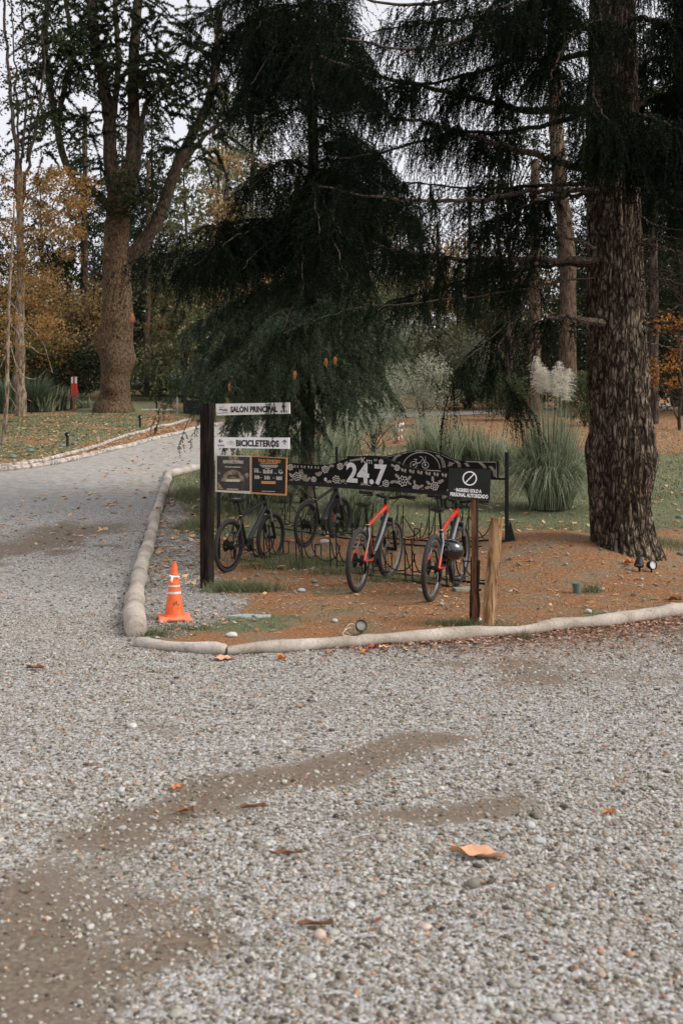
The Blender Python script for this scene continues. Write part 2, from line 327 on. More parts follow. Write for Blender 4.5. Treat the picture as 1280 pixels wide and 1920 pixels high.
M['glass'] = simple('lamp_glass', (.55, .58, .60), .15, var=.05)
M['red_flag'] = simple('red_plate', (.62, .03, .012), .5, var=.08)
M['rust'] = simple('rust_wood', (.22, .075, .035), .8, var=.4, scale=20)
M['carbody'] = simple('dark_car_paint', (.012, .013, .015), .25, var=.1, coat=.6)
M['carglass'] = simple('car_glass', (.10, .13, .15), .08, var=.1)
M['stone'] = simple('flagstone', (.30, .35, .33), .8, var=.2, scale=9, bump=.3)
M['plank'] = simple('grey_plank', (.24, .23, .19), .8, var=.25, scale=12)
M['conecone'] = simple('cone_scales', (.42, .15, .035), .7, var=.4, scale=60)
M['leafbig'] = simple('dry_leaf', (.62, .34, .20), .7, var=.25, scale=14)
M['leafred'] = simple('red_leaf', (.35, .03, .02), .7, var=.25, scale=14)
M['leaforange'] = simple('orange_leaf', (.52, .17, .04), .7, var=.3, scale=14)
M['leafbrown'] = simple('brown_leaf', (.20, .09, .045), .7, var=.3, scale=14)
M['bushdeep'] = M['bgdark']
def gravel_nodes(t, tc, scale=70):
    L = t.links.new
    vo = N(t, 'ShaderNodeTexVoronoi'); vo.inputs['Scale'].default_value = scale; vo.inputs['Randomness'].default_value = 1; L(tc.outputs['Object'], vo.inputs['Vector'])
    sx = N(t, 'ShaderNodeSeparateColor'); L(vo.outputs['Color'], sx.inputs[0])
    rp = ramp(t, [(0, (.07, .058, .045)), (.15, (.18, .155, .13)), (.45, (.28, .27, .25)), (.75, (.37, .37, .36)), (.95, (.50, .50, .49)), (1, (.34, .22, .14))]); L(sx.outputs[0], rp.inputs[0])
    return vo, rp
def make_ground_mats():
    m, t, b = newmat('gravel_road'); L = t.links.new; tc = N(t, 'ShaderNodeTexCoord'); vo, rp = gravel_nodes(t, tc, 62)
    at = N(t, 'ShaderNodeAttribute', attribute_name='mask'); sp = N(t, 'ShaderNodeSeparateColor'); L(at.outputs['Color'], sp.inputs[0])
    nz = N(t, 'ShaderNodeTexNoise'); nz.inputs['Scale'].default_value = 45; nz.inputs['Detail'].default_value = 8; nz.inputs['Roughness'].default_value = .7; L(tc.outputs['Object'], nz.inputs[0])
    dr = ramp(t, [(.3, (.095, .072, .052)), (.5, (.165, .130, .098)), (.72, (.27, .225, .175))]); L(nz.outputs[0], dr.inputs[0])
    lr = ramp(t, [(.3, (.10, .05, .03)), (.5, (.25, .15, .09)), (.7, (.38, .24, .16))]); L(nz.outputs[0], lr.inputs[0])
    # mask with a ragged edge
    ad = N(t, 'ShaderNodeMath', operation='ADD'); L(sp.outputs[0], ad.inputs[0]); mu = N(t, 'ShaderNodeMath', operation='MULTIPLY_ADD'); L(nz.outputs[0], mu.inputs[0]); mu.inputs[1].default_value = 1.4; mu.inputs[2].default_value = -.7; L(mu.outputs[0], ad.inputs[1])
    r1 = ramp(t, [(.35, (0, 0, 0)), (.6, (1, 1, 1))]); L(ad.outputs[0], r1.inputs[0])
    mx = N(t, 'ShaderNodeMixRGB'); L(r1.outputs[0], mx.inputs[0]); L(rp.outputs[0], mx.inputs[1]); L(dr.outputs[0], mx.inputs[2])
    m2 = N(t, 'ShaderNodeMixRGB'); L(sp.outputs[1], m2.inputs[0]); L(mx.outputs[0], m2.inputs[1]); L(lr.outputs[0], m2.inputs[2])
    pr = ramp(t, [(.32, (.22, .195, .165)), (.5, (.34, .32, .29)), (.68, (.45, .435, .41))]); n5 = N(t, 'ShaderNodeTexNoise'); n5.inputs['Scale'].default_value = 5; n5.inputs['Detail'].default_value = 9; n5.inputs['Roughness'].default_value = .7; L(tc.outputs['Object'], n5.inputs[0]); L(n5.outputs[0], pr.inputs[0])
    m3 = N(t, 'ShaderNodeMixRGB'); L(sp.outputs[2], m3.inputs[0]); L(m2.outputs[0], m3.inputs[1]); L(pr.outputs[0], m3.inputs[2])
    L(m3.outputs[0], b.inputs['Base Color']); b.inputs['Roughness'].default_value = .9; b.inputs['Specular IOR Level'].default_value = .2
    bp = N(t, 'ShaderNodeBump'); bp.inputs['Strength'].default_value = .8; bp.inputs['Distance'].default_value = .012; bp.invert = True; mh = N(t, 'ShaderNodeMixRGB'); L(r1.outputs[0], mh.inputs[0]); L(vo.outputs['Distance'], mh.inputs[1]); L(nz.outputs[0], mh.inputs[2]); L(mh.outputs[0], bp.inputs['Height']); L(bp.outputs[0], b.inputs['Normal'])
    M['road'] = m
    m, t, b = newmat('earth_litter_lawn'); L = t.links.new; tc = N(t, 'ShaderNodeTexCoord')
    at = N(t, 'ShaderNodeAttribute', attribute_name='mask'); sp = N(t, 'ShaderNodeSeparateColor'); L(at.outputs['Color'], sp.inputs[0])
    nz = N(t, 'ShaderNodeTexNoise'); nz.inputs['Scale'].default_value = 38; nz.inputs['Detail'].default_value = 9; nz.inputs['Roughness'].default_value = .75; L(tc.outputs['Object'], nz.inputs[0])
    nb = N(t, 'ShaderNodeTexNoise'); nb.inputs['Scale'].default_value = 2.3; nb.inputs['Detail'].default_value = 6; nb.inputs['Roughness'].default_value = .6; L(tc.outputs['Object'], nb.inputs[0])
    lr = ramp(t, [(.28, (.05, .03, .018)), (.42, (.18, .085, .042)), (.55, (.36, .18, .085)), (.72, (.54, .34, .20))]); L(nz.outputs[0], lr.inputs[0])
    l2 = ramp(t, [(.3, (.09, .065, .042)), (.5, (.23, .165, .105)), (.7, (.42, .32, .215))]); L(nz.outputs[0], l2.inputs[0])
    rb = ramp(t, [(.42, (0, 0, 0)), (.62, (1, 1, 1))]); L(nb.outputs[0], rb.inputs[0])
    mxl = N(t, 'ShaderNodeMixRGB'); L(rb.outputs[0], mxl.inputs[0]); L(lr.outputs[0], mxl.inputs[1]); L(l2.outputs[0], mxl.inputs[2])
    gr = ramp(t, [(.3, (.06, .07, .04)), (.5, (.14, .155, .085)), (.7, (.32, .29, .18))]); L(nz.outputs[0], gr.inputs[0])
    def ragged(o, k=1.3):
        ad = N(t, 'ShaderNodeMath', operation='ADD'); L(o, ad.inputs[0]); mu = N(t, 'ShaderNodeMath', operation='MULTIPLY_ADD'); L(nz.outputs[0], mu.inputs[0]); mu.inputs[1].default_value = k; mu.inputs[2].default_value = -k / 2; L(mu.outputs[0], ad.inputs[1])
        r = ramp(t, [(.35, (0, 0, 0)), (.65, (1, 1, 1))]); L(ad.outputs[0], r.inputs[0]); return r.outputs[0]
    mg = N(t, 'ShaderNodeMixRGB'); L(ragged(sp.outputs[0]), mg.inputs[0]); L(mxl.outputs[0], mg.inputs[1]); L(gr.outputs[0], mg.inputs[2])
    vo, rp = gravel_nodes(t, tc, 62)
    m2 = N(t, 'ShaderNodeMixRGB'); L(ragged(sp.outputs[2]), m2.inputs[0]); L(mg.outputs[0], m2.inputs[1]); L(rp.outputs[0], m2.inputs[2])
    L(m2.outputs[0], b.inputs['Base Color']); b.inputs['Roughness'].default_value = .95; b.inputs['Specular IOR Level'].default_value = .1
    bp = N(t, 'ShaderNodeBump'); bp.inputs['Strength'].default_value = .9; bp.inputs['Distance'].default_value = .03; L(nz.outputs[0], bp.inputs['Height']); L(bp.outputs[0], b.inputs['Normal'])
    M['ground'] = m
    m, t, b = newmat('pebbles'); L = t.links.new; at = N(t, 'ShaderNodeAttribute', attribute_name='rnd')
    rp = ramp(t, [(0, (.05, .042, .032)), (.10, (.13, .105, .08)), (.25, (.225, .19, .145)), (.5, (.325, .305, .262)), (.75, (.40, .39, .36)), (.92, (.50, .49, .46)), (.96, (.38, .26, .18)), (1, (.36, .19, .11))]); L(at.outputs['Fac'], rp.inputs[0])
    tc = N(t, 'ShaderNodeTexCoord'); nz = N(t, 'ShaderNodeTexNoise'); nz.inputs['Scale'].default_value = 120; nz.inputs['Detail'].default_value = 4; L(tc.outputs['Object'], nz.inputs[0])
    r2 = ramp(t, [(.3, (.75, .74, .72)), (.7, (1.1, 1.1, 1.1))]); L(nz.outputs[0], r2.inputs[0]); mx = N(t, 'ShaderNodeMixRGB', blend_type='MULTIPLY'); mx.inputs[0].default_value = 1; L(rp.outputs[0], mx.inputs[1]); L(r2.outputs[0], mx.inputs[2])
    L(mx.outputs[0], b.inputs['Base Color']); b.inputs['Roughness'].default_value = .75; b.inputs['Specular IOR Level'].default_value = .3
    M['pebble'] = m
    M['litter_red'] = leafmat('reddish_leaf_scraps', [(0, (.06, .032, .022)), (.4, (.18, .09, .06)), (.75, (.34, .20, .14)), (1, (.55, .36, .26))], trans=.1)
    M['litter'] = leafmat('litter_flakes', [(0, (.06, .03, .018)), (.35, (.20, .09, .04)), (.7, (.42, .20, .09)), (1, (.58, .36, .20))], trans=.1)
    M['paleleaf'] = leafmat('pale_fallen_leaves', [(0, (.25, .13, .06)), (.5, (.48, .29, .15)), (1, (.66, .46, .27))], trans=.1)
make_ground_mats()
# ------------------------------------------------------------------ the setting: ground, road
def inpoly(x, y, poly):
    x = np.asarray(x); y = np.asarray(y); r = np.zeros(x.shape, bool); n = len(poly)
    for i in range(n):
        x0, y0 = poly[i]; x1, y1 = poly[(i + 1) % n]
        c = ((y0 > y) != (y1 > y)) & (x < (x1 - x0) * (y - y0) / (y1 - y0 + 1e-12) + x0); r ^= c
    return r
def gp(l): return [tuple(G(u, v)[:2]) for u, v in l]
edge_left = [(322, 892), (292, 950), (262, 1025), (246, 1085), (239, 1150), (256, 1206)]
edge_front = [(430, 1220), (640, 1206), (900, 1190), (1285, 1153)]
far_low = [(0, 885), (100, 872), (197, 849), (300, 823), (377, 802), (450, 791), (560, 783), (700, 776), (800, 773), (950, 768)]
far_up = [(950, 775), (800, 781), (700, 784), (600, 790), (500, 812), (430, 856), (375, 879)]
road_poly = [(9.5, 8.3), (14, 7.6), (14, -3), (-16, -3), (-19, 14), (-17.5, 20)] + gp(far_low) + gp(far_up) + gp(edge_left) + gp(edge_front)
far_path = [(14, 57.5), (30, 62), (30, 63.2), (14, 58.8)]
gravel_isl = gp([(322, 892), (345, 925), (372, 985), (392, 1050), (425, 1105), (480, 1120), (440, 1160), (350, 1180), (300, 1200), (256, 1206), (239, 1150), (246, 1085), (262, 1025), (292, 950)])
def axis(parts):
    o = []
    for a, b, st in parts: o += list(np.arange(a, b, st))
    return np.array(o + [parts[-1][1]])
gx = axis([(-260, -60, 20), (-60, -14, 1.5), (-14, -6, .3), (-6, 6, .08), (6, 14, .3), (14, 60, 1.5), (60, 260, 20)])
gy = axis([(-30, 6, 2), (6, 20, .08), (20, 45, .3), (45, 110, 1.2), (110, 500, 20)])
XX, YY = np.meshgrid(gx, gy); ZZ = terr(XX, YY)
far = sm((YY - 7) / 1.5); rough = (fbm(XX * 3.1, YY * 3.1, 0, 3) - .5) * .035 * sm((YY - 9) / 1) * (1 - sm((YY - 30) / 10))
inr = inpoly(XX, YY, road_poly)
ZZ = ZZ + np.where(inr, -.03, rough) ; ZZ = np.where(YY < 7, ZZ - .03, ZZ)
nzb = fbm(XX * .9, YY * .9, 3.3, 4); nz2 = fbm(XX * .35, YY * .35, 9.1, 3)
gz = sm((YY - 14.3 + .25 * np.minimum(XX, 0) * 0 + (nzb - .5) * 3) / 1.2)
gz = gz * (1 - .85 * sm((YY - 27 + (nz2 - .5) * 12) / 5) * sm((XX + 4) / 4))
lawnl = sm((-XX - 4.5) / 2) * sm((YY - 19) / 3)
gz = gz * (1 - lawnl) + lawnl * np.clip(.62 + (nzb - .5) * 2.6, 0, .9)
strip = inpoly(XX, YY, gp([(-260, 905), (0, 884), (100, 871), (197, 848), (300, 822), (377, 801), (359, 789), (300, 802), (240, 819), (150, 849), (70, 869), (0, 878), (-260, 894)])); gz = np.where(strip, 0, gz)
patch = sm((nzb - .56) / .08) * .75 * sm((YY - 8.2) / .5) * (YY < 15)
gz = np.maximum(gz, patch)
md = sm(1.4 - ((XX - 2.6) / 2.6) ** 2 - ((YY - 12.2) / 2.6) ** 2); gz = gz * (1 - .8 * md)
gx_ = sum(inpoly(XX + a_, YY + b_, gravel_isl) * 1.0 for a_, b_ in [(0, 0), (.22, 0), (-.22, 0), (0, .4), (0, -.4), (.12, .25), (-.12, -.25), (.38, 0), (.3, .3)]) / 9 * (.65 + .7 * fbm(XX * 2.5, YY * 2.5, 1.1, 3)) 
gcol = np.stack([gz, nz2, gx_], -1).reshape(-1, 3)
ny, nx = XX.shape; ii = (np.arange(ny - 1)[:, None] * nx + np.arange(nx - 1)[None]).ravel()
me = mesh_np('ground', np.stack([XX, YY, ZZ], -1).reshape(-1, 3), np.stack([ii, ii + 1, ii + nx + 1, ii + nx], 1), M['ground'], {'mask': gcol}, smooth=True)
tag(put('ground', me), kind='structure')
def cdt_sheet(poly, spac, dz):
    xs = [p[0] for p in poly]; ys = [p[1] for p in poly]
    dense = []
    for i in range(len(poly)):
        a = np.array(poly[i]); b = np.array(poly[(i + 1) % len(poly)]); k = max(1, int(np.linalg.norm(b - a) / 1.0))
        dense += [tuple(a + (b - a) * j / k) for j in range(k)]
    pts = list(dense); y = min(ys)
    q = []
    while y < max(ys):
        st = spac(y); x = min(xs)
        while x < max(xs): q.append((x + st * .3 * math.sin(y * 31 + x * 17), y)); x += st
        y += st
    q = np.array(q); q = q[inpoly(q[:, 0], q[:, 1], poly)]
    n = len(dense); allp = [Vector(p) for p in dense] + [Vector(p) for p in q]
    r = delaunay_2d_cdt(allp, [(i, (i + 1) % n) for i in range(n)], [], 1, 1e-5)
    V = np.array([v[:] for v in r[0]]); Fs = np.array([f[:] for f in r[2]])
    c = V[Fs].mean(1); Fs = Fs[inpoly(c[:, 0], c[:, 1], poly)]
    e1 = V[Fs[:, 1]] - V[Fs[:, 0]]; e2 = V[Fs[:, 2]] - V[Fs[:, 0]]; fl = (e1[:, 0] * e2[:, 1] - e1[:, 1] * e2[:, 0]) < 0; Fs[fl] = Fs[fl][:, ::-1]
    return np.column_stack([V, terr(V[:, 0], V[:, 1]) + dz]), Fs
# bare wheel tracks in the gravel: lines in the world with half width and strength
tracks = []
for tr in [[(-60, 1990, .30, .95), (20, 1800, .30, .95), (90, 1670, .20, .95), (200, 1570, .16, .9), (340, 1505, .13, .9), (500, 1466, .12, .85), (690, 1432, .11, .7), (830, 1402, .05, .4)],
           [(400, 1670, .07, .5), (560, 1610, .09, .6), (700, 1570, .08, .65), (850, 1535, .07, .7), (930, 1500, .08, .75), (1000, 1462, .07, .7), (1130, 1440, .05, .5)],
           [(-40, 1375, .12, .5), (110, 1372, .06, .6), (270, 1368, .07, .75), (330, 1360, .03, .4)], [(380, 1322, .04, .5), (500, 1318, .06, .6), (660, 1322, .05, .5), (900, 1300, .05, .35)],
           [(-200, 1060, .5, .9), (0, 1035, .55, .95), (120, 1005, .6, .95), (230, 975, .5, .8), (262, 940, .4, .6)], [(640, 1420, .06, .5), (760, 1395, .07, .6), (900, 1372, .05, .4)], [(820, 1250, .15, .35), (1100, 1262, .25, .55), (1400, 1290, .3, .6)], [(-100, 1210, .1, .4), (60, 1225, .06, .3)], [(100, 1850, .2, .7), (330, 1660, .12, .55), (480, 1590, .10, .4)]]:
    q = [tuple(G(u, v)[:2]) + (a, b_) for u, v, a, b_ in tr]; tracks.append(catmull([x_[:3] for x_ in q], 60).tolist() and (catmull([x_[:3] for x_ in q], 60), np.interp(np.linspace(0, 1, 60), np.linspace(0, 1, len(q)), [x_[3] for x_ in q])))
def dirtmask(x, y):
    x = np.asarray(x, float); y = np.asarray(y, float); m = np.zeros(x.shape); nn = fbm(x * 2.2, y * 4.0, 2.2, 5); n2 = fbm(x * 9, y * 9, 5.2, 3)
    for C3, st_ in tracks:
        d = np.sqrt((x[:, None] - C3[None, :, 0]) ** 2 + (y[:, None] - C3[None, :, 1]) ** 2); i_ = (d - C3[None, :, 2]).argmin(1); dd = d[np.arange(len(x)), i_] / C3[i_, 2]
        m = np.maximum(m, st_[i_] * sm((1.55 - dd * .58 + (nn - .5) * 2.0 + (n2 - .5) * 1.2) / 1.5))
    return np.clip(m + .4 * sm((nn - .58) / .12), 0, .93)
V, Fs = cdt_sheet(road_poly, lambda y: .22 if y < 14 else (.5 if y < 25 else 1.2), .006)
dm = dirtmask(V[:, 0], V[:, 1])
frontd = np.full(len(V), 9.)
ef = np.array(gp(edge_front[1:] + [(1500, 1130)]))
frontd = np.interp(V[:, 0], ef[:, 0], ef[:, 1]) - V[:, 1]
lit = sm(1.1 - np.abs(frontd) / 1.5) * sm((V[:, 0] - .3) / 1.6) * (V[:, 1] < 11) * .85
pale = sm((V[:, 1] - 17) / 4) * .8
dm = dm * (1 - sm((V[:, 1] - 15) / 3))
me = mesh_np('gravel_road', V, Fs, M['road'], {'mask': np.stack([dm, lit, pale], 1)}, smooth=True)
tag(put('gravel_road', me), kind='structure')
# pale path running across behind the trees on the right
V, Fs = cdt_sheet(gp([(1000, 769), (1100, 765), (1400, 760), (1400, 756), (1100, 760), (1000, 764)]), lambda y: 1.5, .03)
me = mesh_np('path', V, Fs, M['road'], {'mask': np.tile([0, 0, 1.], (len(V), 1))}, smooth=True); tag(put('path', me), kind='structure')
# ------------------------------------------------------------------ loose gravel, thousands of pebbles
def icos(sub):
    bm = bmesh.new(); bmesh.ops.create_icosphere(bm, subdivisions=sub, radius=1); bm.verts.ensure_lookup_table()
    V = np.array([v.co[:] for v in bm.verts]); Fs = np.array([[v.index for v in f.verts] for f in bm.faces]); bm.free(); return V, Fs
def pebbles(x, y, r, sub, seed, dz=0.0):
    g = np.random.default_rng(seed); n = len(x); V0, F0 = icos(sub)
    keep = V0[F0].mean(1)[:, 2] > -.35; F0 = F0[keep]
    us, inv = np.unique(F0, return_inverse=True); V0 = V0[us]; F0 = inv.reshape(F0.shape)
    k = len(V0); sc = np.stack([g.uniform(.75, 1.45, n), g.uniform(.6, 1.0, n), g.uniform(.4, .75, n)], 1) * r[:, None]
    lump = 1 + g.uniform(-.16, .16, (n, k)); P_ = V0[None] * lump[..., None] * sc[:, None, :]
    ti = g.uniform(-.4, .4, n); c, s_ = np.cos(ti)[:, None], np.sin(ti)[:, None]
    px, pz = P_[..., 0] * c - P_[..., 2] * s_, P_[..., 0] * s_ + P_[..., 2] * c
    a = g.uniform(0, 6.28, n); c, s_ = np.cos(a)[:, None], np.sin(a)[:, None]
    qx, qy = px * c - P_[..., 1] * s_, px * s_ + P_[..., 1] * c
    z = terr(x, y) + .006 + sc[:, 2] * .35 + dz
    W = np.stack([qx + x[:, None], qy + y[:, None], pz + z[:, None]], -1).reshape(-1, 3)
    Fq = (F0[None] + (np.arange(n) * k)[:, None, None]).reshape(-1, 3)
    return W, Fq, np.repeat(g.uniform(0, 1, n), k)
def scatter(n, y0, y1, seed, side=.45, pad=1.3, xr=None):
    g = np.random.default_rng(seed); y = np.sqrt(g.uniform(y0 ** 2, y1 ** 2, n)); x = g.uniform(-1, 1, n) * (y * side * .8 + pad)
    return x, y
bands = [(48000, 2.35, 5.0, 2), (88000, 5.0, 9.3, 1), (32000, 9.3, 16, 1)]
Vs, Fs_, As = [], [], []; b0 = 0
for i, (n, y0, y1, sub) in enumerate(bands):
    x, y = scatter(n, y0, y1, 100 + i)
    ok = inpoly(x, y, road_poly) | (inpoly(x + rng.normal(0, .14, n), y + rng.normal(0, .2, n), gravel_isl) & ~inpoly(x, y, road_poly) & (rng.uniform(size=n) < .8 * fbm(x * 2.5, y * 2.5, 1.1, 3) + .1))
    d = dirtmask(x, y); fd = np.interp(x, ef[:, 0], ef[:, 1]) - y
    l_ = sm(1 - np.abs(fd) / 1.3) * sm((x - .4) / 1.2) * (y < 11) * .7
    keep = ok & (rng.uniform(size=n) > d * .9) & (rng.uniform(size=n) > l_); x, y = x[keep], y[keep]
    r = np.random.default_rng(5 + i).lognormal(math.log(.0064 if i < 2 else .010), .36, len(x)); r = np.clip(r, .003, .020)
    V, Fq, A = pebbles(x, y, r, sub, 40 + i); Vs.append(V); Fs_.append(Fq + b0); As.append(A); b0 += len(V)
me = mesh_np('gravel', np.vstack(Vs), np.vstack(Fs_), M['pebble'], {'rnd': np.concatenate(As)}, smooth=True)
tag(put('gravel', me), kind='stuff', label='loose pale grey pebbles covering the road', cat='gravel')
# ------------------------------------------------------------------ flakes, needles and leaves lying about
def flakes(x, y, size, seed, up=.35, asp=.45, dz=.006, mult=1):
    g = np.random.default_rng(seed); n = len(x); a = g.uniform(0, 6.28, n); L_ = size * g.uniform(.5, 1.5, n); W_ = L_ * asp * g.uniform(.6, 1.3, n)
    t = np.stack([np.cos(a), np.sin(a), g.uniform(-up, up, n)], 1); s_ = np.stack([-np.sin(a), np.cos(a), g.uniform(-up, up, n)], 1)
    c = np.stack([x, y, terr(x, y) + dz + L_ * up * .35], 1)
    V = np.stack([c - t * L_[:, None] / 2, c + s_ * W_[:, None] / 2, c + t * L_[:, None] / 2, c - s_ * W_[:, None] / 2], 1).reshape(-1, 3)
    return V, np.arange(4 * n).reshape(n, 4), np.repeat(g.uniform(0, 1, n), 4)
def stuff(name, sets, mat, label, cat):
    Vs, Fq, A = [], [], []; b = 0
    for V, F_, a in sets: Vs.append(V); Fq.append(F_ + b); A.append(a); b += len(V)
    o = put(name, mesh_np(name, np.vstack(Vs), np.vstack(Fq), mat, {'rnd': np.concatenate(A)})); tag(o, kind='stuff', label=label, cat=cat); return o
def area(n, x0, x1, y0, y1, seed):
    g = np.random.default_rng(seed); return g.uniform(x0, x1, n), g.uniform(y0, y1, n)
x, y = area(60000, -3.2, 7, 8.4, 16, 61); k = ~inpoly(x, y, road_poly) & ~inpoly(x, y, gravel_isl); k &= rng.uniform(size=len(x)) < .85 - .5 * (fbm(x * .9, y * .9, 3.3, 4) > .56)
s1 = flakes(x[k], y[k], .030, 1, asp=.28)
x, y = area(22000, -3.5, 7, 3, 11, 62); fd = np.interp(x, ef[:, 0], ef[:, 1]) - y; k = inpoly(x, y, road_poly) & (rng.uniform(size=len(x)) < .06 + .9 * sm(1 - np.abs(fd) / 1.2) * sm((x + .5) / 1.5))
s2 = flakes(x[k], y[k], .030, 2, asp=.4, dz=.022)
x, y = area(14000, -22, -4.5, 20, 46, 63); k = ~inpoly(x, y, road_poly)
s3 = flakes(x[k], y[k], .075, 3, asp=.5)
x, y = area(24000, 0, 22, 18, 52, 64); k = ~inpoly(x, y, road_poly) & (rng.uniform(size=len(x)) < .25 + .7 * sm((y - 26) / 6)); s4 = flakes(x[k], y[k], .07, 4, asp=.5)
x, y = area(26000, -4.5, 5, 2.4, 8.5, 66); k = inpoly(x, y, road_poly) & (rng.uniform(size=len(x)) < .16); s5 = flakes(x[k], y[k], .016, 6, asp=.5, dz=.016)
g_ = np.random.default_rng(611); n_ = 13000; x = -1.2 + 7.2 * g_.uniform(0, 1, n_) ** .75; y = np.interp(x, ef[:, 0], ef[:, 1]) - .10 - g_.exponential(.30, n_) * (.35 + .65 * sm((x + .5) / 3)); k = inpoly(x, y, road_poly) & (g_.uniform(size=n_) < .25 + .75 * sm((x + .8) / 2.2))
stuff('leaf_drift', [flakes(x[k], y[k], .034, 12, asp=.6, dz=.016)], M['litter_red'], 'reddish leaf scraps drifted along the front log', 'leaf drift')
stuff('litter', [s1, s2, s3, s4, s5], M['litter'], 'rust coloured needles and leaf scraps on the ground', 'leaf litter')
x, y = area(2600, -3.6, -1.6, 11, 20, 67); k = ~inpoly(x, y, road_poly) & (rng.uniform(size=len(x)) < .5); s1 = flakes(x[k], y[k], .085, 7, asp=.6, dz=.01)
x, y = area(14000, -6, 14, 14, 48, 68); k = rng.uniform(size=len(x)) < .5; s2 = flakes(x[k], y[k], .10, 8, asp=.55)
x, y = area(700, -3, 5, 8.5, 13, 69); k = ~inpoly(x, y, road_poly); s3 = flakes(x[k], y[k], .055, 9, asp=.6)
x, y = area(7000, -16, -4.6, 22, 44, 70); k = ~inpoly(x, y, road_poly); s4 = flakes(x[k], y[k], .12, 10, asp=.6)
stuff('fallen_leaves', [s1, s2, s3, s4], M['paleleaf'], 'pale dry leaves strewn over grass and earth', 'fallen leaves')
def blades(x, y, h, w_, seed, lean=.5):
    g = np.random.default_rng(seed); n = len(x); a = g.uniform(0, 6.28, n); hh = h * g.uniform(.5, 1.4, n); l_ = lean * hh * g.uniform(.2, 1.2, n)
    b = g.uniform(0, 6.28, n); s_ = np.stack([np.cos(b), np.sin(b), 0 * b], 1) * (w_ / 2); c = np.stack([x, y, terr(x, y) - .004], 1)
    d = np.stack([np.cos(a) * l_, np.sin(a) * l_, hh], 1); V = np.stack([c - s_, c + s_, c + d], 1).reshape(-1, 3)
    return V, np.arange(3 * n).reshape(n, 3), np.repeat(g.uniform(0, 1, n), 3)
def gdens(x, y):
    nb = fbm(x * .9, y * .9, 3.3, 4); gz = sm((y - 14.3 + (nb - .5) * 3) / 1.2); md = sm(1.4 - ((x - 2.6) / 2.6) ** 2 - ((y - 12.2) / 2.6) ** 2)
    return np.maximum(gz, sm((nb - .56) / .08) * .7 * (y < 15)) * (1 - .8 * md)
x, y = area(70000, -3.4, 9, 8.4, 20, 71); k = ~inpoly(x, y, road_poly) & ~inpoly(x, y, gravel_isl) & (rng.uniform(size=len(x)) < gdens(x, y)); s1 = blades(x[k], y[k], .045, .007, 1)
x, y = area(60000, -4.5, 16, 19, 42, 72); k = ~inpoly(x, y, road_poly) & (rng.uniform(size=len(x)) < 1 - .8 * sm((y - 26) / 6)); s2 = blades(x[k], y[k], .07, .02, 2)
stp = gp([(-260, 905), (0, 884), (100, 871), (197, 848), (300, 822), (377, 801), (359, 789), (300, 802), (240, 819), (150, 849), (70, 869), (0, 878), (-260, 894)]); x, y = area(30000, -20, -4.6, 20, 44, 73); k = ~inpoly(x, y, road_poly) & ~inpoly(x, y, stp) & (rng.uniform(size=len(x)) < .15 + .8 * (fbm(x * .9, y * .9, 3.3, 4) > .5)); s3 = blades(x[k], y[k], .07, .025, 3)
# taller tufts by the sign post, under the bikes, and at the foot of the posts
sets = [s1, s2, s3]
for q, (u, v, rx, ry, n, hh) in enumerate([(455, 1108, .32, .10, 2600, .10), (420, 1100, .2, .10, 900, .07), (570, 1062, .55, .22, 3600, .11), (520, 1050, .4, .2, 1600, .10), (650, 1075, .5, .15, 1500, .08), (760, 1090, .5, .12, 1200, .07), (940, 1185, .25, .08, 900, .06), (860, 1172, .25, .06, 700, .06),
        (285, 1192, .13, .08, 700, .05), (350, 1180, .2, .06, 500, .04), (985, 1200, .05, .04, 160, .08), (1160, 1165, .5, .06, 500, .06), (360, 930, .35, .9, 2600, .14), (370, 990, .3, .5, 1600, .14), (460, 960, .6, .6, 3000, .16), (1110, 1110, .08, .08, 260, .09), (1240, 1020, .4, .4, 1000, .09), (670, 1205, .05, .04, 140, .12)]):
    g = G(u, v); r2 = np.random.default_rng(300 + q); xx = g.x + r2.normal(0, rx * .6, n); yy = g.y + r2.normal(0, ry * .6, n)
    sets.append(blades(xx, yy, hh, .006, 400 + q, 1.0))
stuff('grass', sets, M['grass'], 'short green grass of the lawn and its tufts', 'grass')
